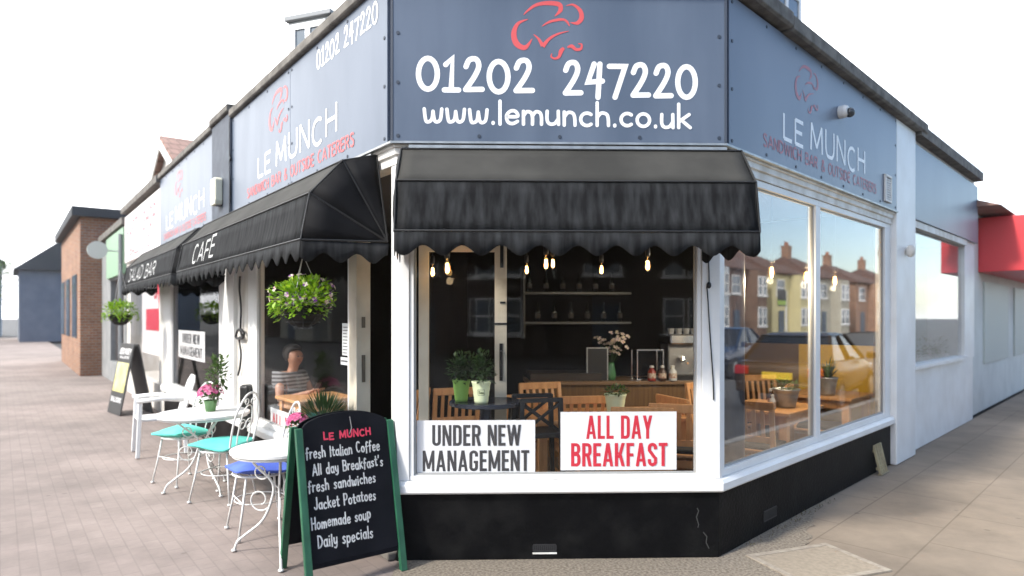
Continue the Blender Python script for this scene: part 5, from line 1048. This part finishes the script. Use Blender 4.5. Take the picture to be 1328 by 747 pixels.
m = MB(); wbox(m, WL, 12.5, 15.6, 0, .06, 2.55, 3.55); m.build('signboard', mat('green_signboard', (.25, .40, .26), .5), gs); m = MB(); wbox(m, WL, 12.91, 15.29, -.06, -.05, .51, 2.49); m.build('window_pane', gleft, gs); m = MB(); m.tube([WL.P(12.6, .10, 0), WL.P(12.6, .10, 3.4)], .045, 10); m.build('downpipe', mat('grey_pipe', (.2, .21, .22), .5), gs); m = MB(); shopbox(m, WL, 12.42, 17.2, 5.8, 3.602, 3.75, .1); m.build('coping', stone, gs)
m = MB(); c = WL.P(12.9, .5, 3.05); m.tube([c - WL.d * .05, c + WL.d * .05], .19, 24); m.tube([c, c - WL.n * .5], .02, 6); m.build('projecting_sign', mat('pale_sign', (.5, .54, .5), .6), gs)
brk = brickmat('orange_brick', (.36, .17, .09), (.28, .12, .07), (.32, .26, .2), .225, .075, .012)
bb = thing('brick_building', 'orange brown brick building standing forward beyond the green shop', 'building', WL.P(21, -1, 0), wroot=True); m = MB(); shopbox(m, WL, 17.22, 25, 8, 0, 4.3, .5); m.build('wall', brk, bb); m = MB(); shopbox(m, WL, 17.0, 25.2, 8.3, 4.302, 4.55, .7); m.build('roof', mat('dark_slate_roof', (.05, .055, .06), .8), bb); 
for u in (18.2, 20.8, 23.2): m = MB(); wbox(m, WL, u, u + 1.5, .502, .53, 1, 2.8); m.build('window', mat('dark_window', (.10, .13, .16), .08, spec=.8), bb)

# ------------------------------------------------------------------ houses
def house(name, label, cx, cy, rz, w, d, wallm, roofm, eave=5.2, ridge=7.4, bay=True, hip=True, gm=None, trim=white, group='terraced houses across the street'):
    t = thing(name, label, 'house', (cx, cy, -.02), rz, group); gm = gm or mat('dark_window', (.10, .13, .16), .08, spec=.8)
    m = MB(); m.box(-w / 2, w / 2, 0, d, 0, eave); m.build('wall', wallm, t)
    o = .3; m = MB(); hy = d / 2; i = w * .28 if hip else -o
    e = [(-w / 2 - o, -o, eave - .05), (w / 2 + o, -o, eave - .05), (w / 2 + o, d + o, eave - .05), (-w / 2 - o, d + o, eave - .05)]; r0, r1 = (-w / 2 + i, hy, ridge), (w / 2 - i, hy, ridge); th = .12
    m.add(e + [(x, y, z + th) for x, y, z in e] + [r0, r1], [(3, 2, 1, 0), (0, 1, 5, 4), (1, 2, 6, 5), (2, 3, 7, 6), (3, 0, 4, 7), (4, 5, 9, 8), (6, 7, 8, 9), (5, 6, 9), (7, 4, 8)]); rf_ = m.build('roof', roofm, t)
    m = MB(); cxx = w / 2 - i - .9; m.box(cxx - .45, cxx + .45, hy - .35, hy + .35, ridge - .9, ridge + 1.0); m.box(cxx - .52, cxx + .52, hy - .42, hy + .42, ridge + 1.001, ridge + 1.12); m.build('chimney', brk, rf_)
    for k in (-.22, .22): m = MB(); m.lathe([(.13, ridge + 1.121), (.11, ridge + 1.5), (.13, ridge + 1.52)], (cxx + k, hy, 0), 10); m.build('chimney_pot', mat('terracotta', (.35, .13, .07), .8), rf_)
    def win(x0, x1, z0, z1, y):
        m = MB(); f = .08
        for a, b, c, dd in ((x0, x1, z0, z0 + f), (x0, x1, z1 - f, z1), (x0, x0 + f, z0 + f, z1 - f), (x1 - f, x1, z0 + f, z1 - f), (x0 + f, x1 - f, (z0 + z1) / 2 - f / 2, (z0 + z1) / 2 + f / 2)): m.box(a, b, y - .06, y - .003, c, dd)
        m.box(x0 - .1, x1 + .1, y - .12, y - .003, z0 - .1, z0 - .002); fr = m.build('window', trim, t); m = MB(); m.box(x0 + f, x1 - f, y - .03, y - .004, z0 + f, z1 - f); m.build('pane', gm, fr)
    if bay:
        m = MB(); bx, bw_, bd = -w * .22, w * .42, .8; m.prism([(bx - bw_ / 2, .0, 0), (bx - bw_ / 2 + .4, -bd, 0), (bx + bw_ / 2 - .4, -bd, 0), (bx + bw_ / 2, .0, 0)], (0, 0, eave - .05)); m.build('bay', wallm, t)
        for z in (.9, 3.3):
            win(bx - bw_ / 2 + .5, bx - .06, z, z + 1.5, -bd); win(bx + .06, bx + bw_ / 2 - .5, z, z + 1.5, -bd)
    win(w * .14, w * .38, 3.4, 4.8, 0)
    m = MB(); m.box(w * .16, w * .32, -.05, -.003, 0, 2.15); m.build('door', mat('house_door', (.05, .08, .12), .5), t)
    # a window on each flank wall
    for s in (-1, 1):
        m = MB(); m.box(s * w / 2 - .05 if s < 0 else w / 2 + .003, s * w / 2 - .003 if s < 0 else w / 2 + .05, d * .3, d * .3 + .9, 3.4, 4.7); m.build('window', trim, t); m = MB(); m.box(s * (w / 2 + .02) - .035, s * (w / 2 + .02) + .035, d * .3 + .08, d * .3 + .82, 3.5, 4.6); m.build('pane', gm, t)
    return t
brownb = brickmat('brown_brick', (.17, .085, .055), (.22, .11, .07), (.2, .17, .14), .225, .075, .012)
cr_w = mat('cream_render', (.62, .55, .30), .85, (.56, .49, .27), 2); st_w = mat('stone_render', (.46, .43, .35), .85, (.38, .35, .28), 2); bl_w = mat('pale_blue_render', (.50, .54, .58), .85, (.44, .48, .52), 2)
rt = brickmat('brown_roof_tiles', (.10, .05, .035), (.14, .07, .05), (.04, .025, .02), .25, .2, .014); 
OFF = 21.0; arz = math.atan2(.709, .705) + math.pi    # fronts look back across the road at the cafe
specs = [(38.5, 6.2, bl_w, 'pale blue rendered house reflected at the left of the side window', 'house'), (45.0, 6.0, brownb, 'brown brick bay fronted house reflected beside the pale blue house', 'house'),
         (53.5, 7.0, cr_w, 'cream rendered house reflected in the middle of the side window', 'house'), (63.5, 7.5, st_w, 'stone coloured house reflected in the narrow side pane', 'house'), (75, 8, brk, 'orange brick house reflected at the right of the narrow side pane', 'house'), (87, 8, brownb, 'brown brick house farthest along the reflected street', 'house')]
for i, (u, w, wm, lb, nm) in enumerate(specs):
    c = WR.P(u, OFF + .0, 0); house(nm, lb, c.x, c.y, arz, w, 8, wm, rt, 5.3, 7.5 + .2 * (i % 2), True, True)
for i, (u, w, wm, lb) in enumerate([(9, 8, brownb, 'brown brick house over the road nearest the cafe door, mirrored in the left window'), (19, 9, brk, 'orange brick house over the road, mirrored in the left window'), (30, 9, brownb, 'brown brick house over the road beyond the orange one'), (42, 10, st_w, 'stone coloured house over the road from the brick building'), (55, 10, brownb, 'brown brick house at the far end over the road')]):
    c = WL.P(u, 14.5, 0); house('house', lb, c.x, c.y, math.atan2(-.793, .609) + math.pi, w, 8, wm, rt, 5.8, 8.6)
darkened = brickmat('darkened_brick', (.05, .03, .022), (.065, .038, .028), (.07, .06, .05), .225, .075, .012)  # brown brick darkened so its mirror image in the front glass stays dim
# houses behind the viewer, dimly mirrored in the front glass
for i, (x, w, wm, lb) in enumerate([(-8.5, 7, darkened, 'brown brick house opposite, mirrored in the left part of the front glass'), (-.8, 7, darkened, 'sooty brick house opposite, mirrored in the middle of the front glass'), (7.0, 7, darkened, 'brown brick house opposite, mirrored at the right of the front glass')]):
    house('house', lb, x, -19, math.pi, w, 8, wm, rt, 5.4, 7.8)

# ------------------------------------------------------------------ right hand neighbours
ns = thing('neighbour_shop', 'shop with plain grey blue signboard and pale window beside the white pillar', 'shop', WR.P(6, -1, 0), wroot=True)
m = MB(); shopbox(m, WR, 4.64, 8.3, 6, 2.66, 3.70); shopbox(m, WR, 4.64, 8.3, .2, 0, .98, -.02); shopbox(m, WR, 7.6, 8.3, 6, .981, 2.659); m.build('wall', white, ns)
m = MB(); wbox(m, WR, 4.66, 8.28, .0, .05, 2.74, 3.62); m.build('signboard', panelr, ns, bevel=.004); m = MB(); shopbox(m, WR, 4.64, 8.3, .3, 3.702, 3.83, .12); m.build('coping', stone, ns)
m = MB(); wbox(m, WR, 4.66, 7.59, -.05, -.04, .99, 2.65); m.build('window_pane', gright, ns); m = MB(); wbox(m, WR, 4.66, 7.59, -.5, -.48, 1.0, 2.65); m.build('window_blind', mat('pale_blind', (.42, .50, .47), .8, (.34, .42, .40), 2), ns)
m = MB(); wbox(m, WR, 4.65, 7.6, -.2, .06, .982, 1.02); m.build('sill', white, ns); m = MB(); wbox(m, WR, 4.65, 7.6, -.02, .03, 2.655, 2.735); m.build('window_head', whiteold, ns)
t = thing('window_plant', 'low green plants along the sill inside the pale shop window', 'pot plant', WR.P(6.4, -.25, 1.02)); m = MB(); rj = random.Random(3)
for i in range(14): bush(m, WR.d * rj.uniform(-1.1, 1.0) + Vector((0, 0, rj.uniform(.03, .2))), (.1, .1, .12), 26, .05, rj)
m.build('foliage', leafm, t, fix=False); m = MB(); wbox(m, WR, 5.2, 7.5, -.33, -.17, 1.0, 1.06); m.v = [tuple(Vector(v) - WR.P(6.4, -.25, 1.02)) for v in m.v]; m.build('trough', whiteold, t)
rs = thing('red_sign_shop', 'white shop with a bright red sign beyond the grey blue signboard', 'shop', WR.P(11, -1, 0), wroot=True); m = MB(); shopbox(m, WR, 8.32, 16, 6, 0, 3.3, -.1); m.build('wall', mat('pale_render', (.66, .67, .64), .8, (.58, .59, .56), 2), rs); m = MB(); wbox(m, WR, 9.2, 15.5, -.1, .55, 2.35, 3.25); m.build('red_sign', mat('bright_red_paint', (.60, .04, .05), .4), rs, bevel=.01)

for u in (9.6, 12.8): m = MB(); wbox(m, WR, u, u + 2.4, -.099, -.07, .8, 2.2); m.build('window', mat('blind_window', (.42, .46, .44), .5), rs)
m = MB(); m.prism([WR.P(8.2, .35, 3.305), WR.P(8.2, -3.0, 4.5), WR.P(8.2, -6.2, 3.305)], WR.d * 8.2); m.build('roof', rf, rs)
def tree(c, h, r, label, seed, n=2600):
    t = thing('tree', label, 'tree', c); rj = random.Random(seed); m = MB(); m.tube([(0, 0, 0), (.05, .02, h * .3), (.0, .05, h * .6)], [.17, .13, .06], 10)
    for k in range(7): a = rj.uniform(0, 6.28); m.tube([(.03, .02, h * rj.uniform(.3, .5)), (math.cos(a) * r * .4, math.sin(a) * r * .4, h * .65), (math.cos(a) * r * .75, math.sin(a) * r * .75, h * rj.uniform(.7, .9))], [.06, .035, .012], 6)
    m.build('trunk', woodd, t, smooth=True); m = MB()
    for k in range(26):
        d = Vector((rj.gauss(0, 1), rj.gauss(0, 1), rj.gauss(.2, .8))).normalized() * r * rj.uniform(.4, .95); bush(m, Vector((d.x, d.y, h * .72 + d.z * .8)), (r * .33, r * .33, r * .27), n // 26, .17, rj, .2)
    m.build('crown', leafm, t, fix=False); return t
tree(WR.P(13.2, -3.8, 0), 5.6, 1.9, 'green tree rising behind the red signed shop', 5)
# far end of the left street
fb1 = thing('far_building', 'dark grey building with slate roof closing the street beyond the brick one', 'building', WL.P(48, 2, 0), wroot=True); m = MB(); wbox(m, WL, 48, 56, -4, 1.5, 0, 4.6); m.build('wall', mat('hazed_grey_render', (.15, .17, .21), .9, (.20, .22, .26), 1), fb1); m = MB(); m.prism([WL.P(47.6, -4.3, 4.602), WL.P(47.6, 1.8, 4.602), WL.P(47.6, -1.2, 7.0)], WL.d * 9); m.build('roof', mat('dark_slate_roof', (.05, .055, .06), .8), fb1)  # wall colour lightened to put distance haze into it
fb2 = thing('far_building', 'pale blue grey building behind a dark street tree', 'building', WL.P(62, 5, 0), wroot=True); m = MB(); wbox(m, WL, 62, 72, 2.5, 12, 0, 6); m.build('wall', mat('blue_grey_render', (.22, .27, .33), .9), fb2); m = MB(); m.prism([WL.P(61.6, 2.2, 6.002), WL.P(61.6, 12.3, 6.002), WL.P(61.6, 7, 8.6)], WL.d * 11); m.build('roof', mat('dark_slate_roof', (.05, .055, .06), .8), fb2)
tree(WL.P(52, 3.6, 0), 6.0, 2.4, 'dark green street tree before the pale blue grey building', 11, 2200)

# ------------------------------------------------------------------ parked cars
tyre = mat('tyre_rubber', (.015, .015, .015), .8); cglass = mat('car_glass', (.012, .014, .016), .05, spec=.8)
def car(label, loc, rz, paint, L=4.3, W=1.76, H=1.42, van=False, plate=None, name='parked_car'):
    t = thing(name, label, 'van' if van else 'car', loc, rz, 'vehicles parked in the street'); h = L / 2    # local +x is the nose
    if van: sec = [(-h, .35, 1.25, .80), (-h + .05, .30, 1.30, .86), (h - 1.3, .30, 1.25, .88), (h - .9, .30, 1.15, .88), (h - .15, .30, .90, .85), (h, .36, .78, .74)]
    else: sec = [(-h, .42, .82, .70), (-h + .08, .34, .92, .80), (-h + .7, .30, .95, .87), (-.4, .28, .92, .88), (h - 1.2, .28, .90, .87), (h - .35, .30, .76, .82), (h - .04, .36, .62, .74), (h, .42, .56, .66)]
    k = W / 1.76; vs_ = []; fs = []
    for x, zl, zb, hw in sec: hw *= k; vs_ += [(x, -hw * .90, zl), (x, -hw, zl + .22), (x, -hw, zb - .16), (x, -hw * .93, zb - .03), (x, -hw * .80, zb), (x, hw * .80, zb), (x, hw * .93, zb - .03), (x, hw, zb - .16), (x, hw, zl + .22), (x, hw * .90, zl)]
    c = 10
    for i in range(len(sec) - 1):
        for j in range(c): fs.append((i * c + j, i * c + (j + 1) % c, (i + 1) * c + (j + 1) % c, (i + 1) * c + j))
    fs += [tuple(range(c)), tuple(range((len(sec) - 1) * c, len(sec) * c))]; m = MB(); m.add(vs_, fs); body = m.build('body', paint, t, smooth=True, bevel=.02)
    if van: st_ = [(-h + .05, 1.27, -h + .12, .84, .80), (h - 1.0, 1.17, h - 1.75, .84, .78)]
    else: st_ = [(-h + .55, .93, -h + 1.15, .78, .60), (h - 1.15, .88, h - 2.0, .78, .60)]
    (x0, z0, x0t, b0, t0), (x1, z1, x1t, b1, t1) = st_; b0 *= k; t0 *= k
    m = MB(); m.hexa([(x0, -b0, z0 - .02), (x1, -b0, z1 - .02), (x1, b0, z1 - .02), (x0, b0, z0 - .02), (x0t, -t0, H - .05), (x1t, -t0, H - .05), (x1t, t0, H - .05), (x0t, t0, H - .05)]); m.build('glasshouse', cglass if not van else paint, t, bevel=.03)
    m = MB(); m.hexa([(x0t - .04, -t0 - .01, H - .052), (x1t + .04, -t0 - .01, H - .052), (x1t + .04, t0 + .01, H - .052), (x0t - .04, t0 + .01, H - .052), (x0t + .2, -t0 * .85, H), (x1t - .2, -t0 * .85, H), (x1t - .2, t0 * .85, H), (x0t + .2, t0 * .85, H)]); m.build('roof', paint, t, smooth=False, bevel=.015)
    m = MB()
    for s in (-1, 1):
        for a, b in (((x0, s * b0, z0), (x0t, s * t0, H - .05)), ((x1, s * b0, z1), (x1t, s * t0, H - .05)), (((x0 + x1) / 2, s * (b0 + .004), z0 - .01), ((x0t + x1t) / 2, s * (t0 + .004), H - .05))): m.bar(a, b, .06, .05)
    m.build('pillar', paint, t)
    if van:
        m = MB(); q = lambda f, y: (x1 + (x1t - x1) * f + .012, y * (b0 + (t0 - b0) * f) * .93, z1 + (H - .05 - z1) * f + .01); m.poly([q(.06, -1), q(.06, 1), q(.9, 1), q(.9, -1)]); m.build('windscreen', cglass, t, solid=.006)
    for sx in (-1, 1):
        for sy in (-1, 1):
            wx = sx * (h - .82); wy = sy * (W / 2 - .10); rr = .31 if not van else .35; m = MB(); m.tube([(wx, wy - .10, rr), (wx, wy + .10, rr)], rr, 24); wh = m.build('wheel', tyre, t, bevel=.02); m = MB(); m.tube([(wx, wy + sy * .101, rr), (wx, wy + sy * .108, rr)], rr * .62, 18); m.build('rim', galv, wh)
    for s in (-1, 1):
        m = MB(); m.box(-h - .012, -h + .10, s * W * .36 - .13, s * W * .36 + .13, .68, .84); m.build('tail_light', mat('tail_lamp', (.35, .01, .01), .2), t, bevel=.02)
        m = MB(); m.box(h - .22, h - .01, s * W * .34 - .16, s * W * .34 + .16, .58, .72) if not van else m.box(h - .16, h - .0, s * .62 - .14, s * .62 + .14, .72, .98); m.build('headlight', mat('head_lamp', (.6, .62, .64), .1), t, bevel=.03)
        m = MB(); m.box(x1 - .18, x1 - .06, s * (W / 2 + .08) - .09, s * (W / 2 + .08) + .09, z1 + .0, z1 + .15); m.build('door_mirror', paint, t, bevel=.03)
    m = MB(); m.box(-h - .03, -h + .06, -W * .42, W * .42, .36, .56); m.build('rear_bumper', paint, t, bevel=.03)
    m = MB(); m.box(-h - .02, -h + .04, -.26, .26, .62, .74); pl_ = m.build('number_plate', mat('yellow_plate', (.75, .52, .03), .5), t)
    m = MB(); m.box(h - .02, h + .02, -.26, .26, .44, .55); m.build('number_plate', mat('white_plate', (.7, .7, .7), .5), t)
    return t
bronze = mat('bronze_car_paint', (.045, .026, .012), .25, metal=.3, spec=.6); dblue = mat('dark_blue_car_paint', (.012, .03, .07), .2, spec=.6); silver = mat('silver_car_paint', (.38, .42, .48), .25, metal=.4); redc = mat('red_car_paint', (.25, .02, .02), .25)
arR = math.atan2(.709, .705)
c = WR.P(9.7, 2.95, -.13); car('dark bronze car with yellow number plate reflected low in the side window', c, arR + R(-6), bronze)
c = WR.P(14.2, 7.2, -.13); car('dark blue hatchback reflected left of the bronze car', c, arR + R(175), dblue, 3.9)
c = WR.P(9.0, 7.4, -.13); car('silver van reflected at the left edge of the side window', c, arR + R(180), silver, 4.9, 1.9, 2.05, True, name='parked_van')
# estate agent board
c = WR.P(45.5, 18.0, 0); t = thing('sale_board', 'black and green sale board on a post in front of the brown brick house', 'sign', c, arz); m = MB(); m.box(-.04, .04, -.04, .04, -.13, 3.6); m.build('post', white, t); m = MB(); m.box(.05, 1.5, -.02, .02, 2.4, 3.6); bd = m.build('board', mat('sale_board_black', (.01, .01, .012), .5), t); m = MB(); m.box(.05, 1.5, -.028, -.0205, 2.5, 2.8); m.build('green_band', mat('lime_band', (.3, .45, .05), .5), bd)
# ------------------------------------------------------------------ thin bright air
hm = bpy.data.materials.new('thin_haze'); hm.use_nodes = True; nt = hm.node_tree; nt.nodes.clear(); o_ = nt.nodes.new('ShaderNodeOutputMaterial'); pv = nt.nodes.new('ShaderNodeVolumePrincipled'); pv.inputs['Color'].default_value = (.95, .96, 1, 1); pv.inputs['Density'].default_value = 0.0006; pv.inputs['Anisotropy'].default_value = 0.2; nt.links.new(pv.outputs[0], o_.inputs['Volume'])
m = MB(); m.box(-95, 95, -40, 95, -1.2, 11); hz = m.build('haze', hm); hz['kind'] = 'stuff'
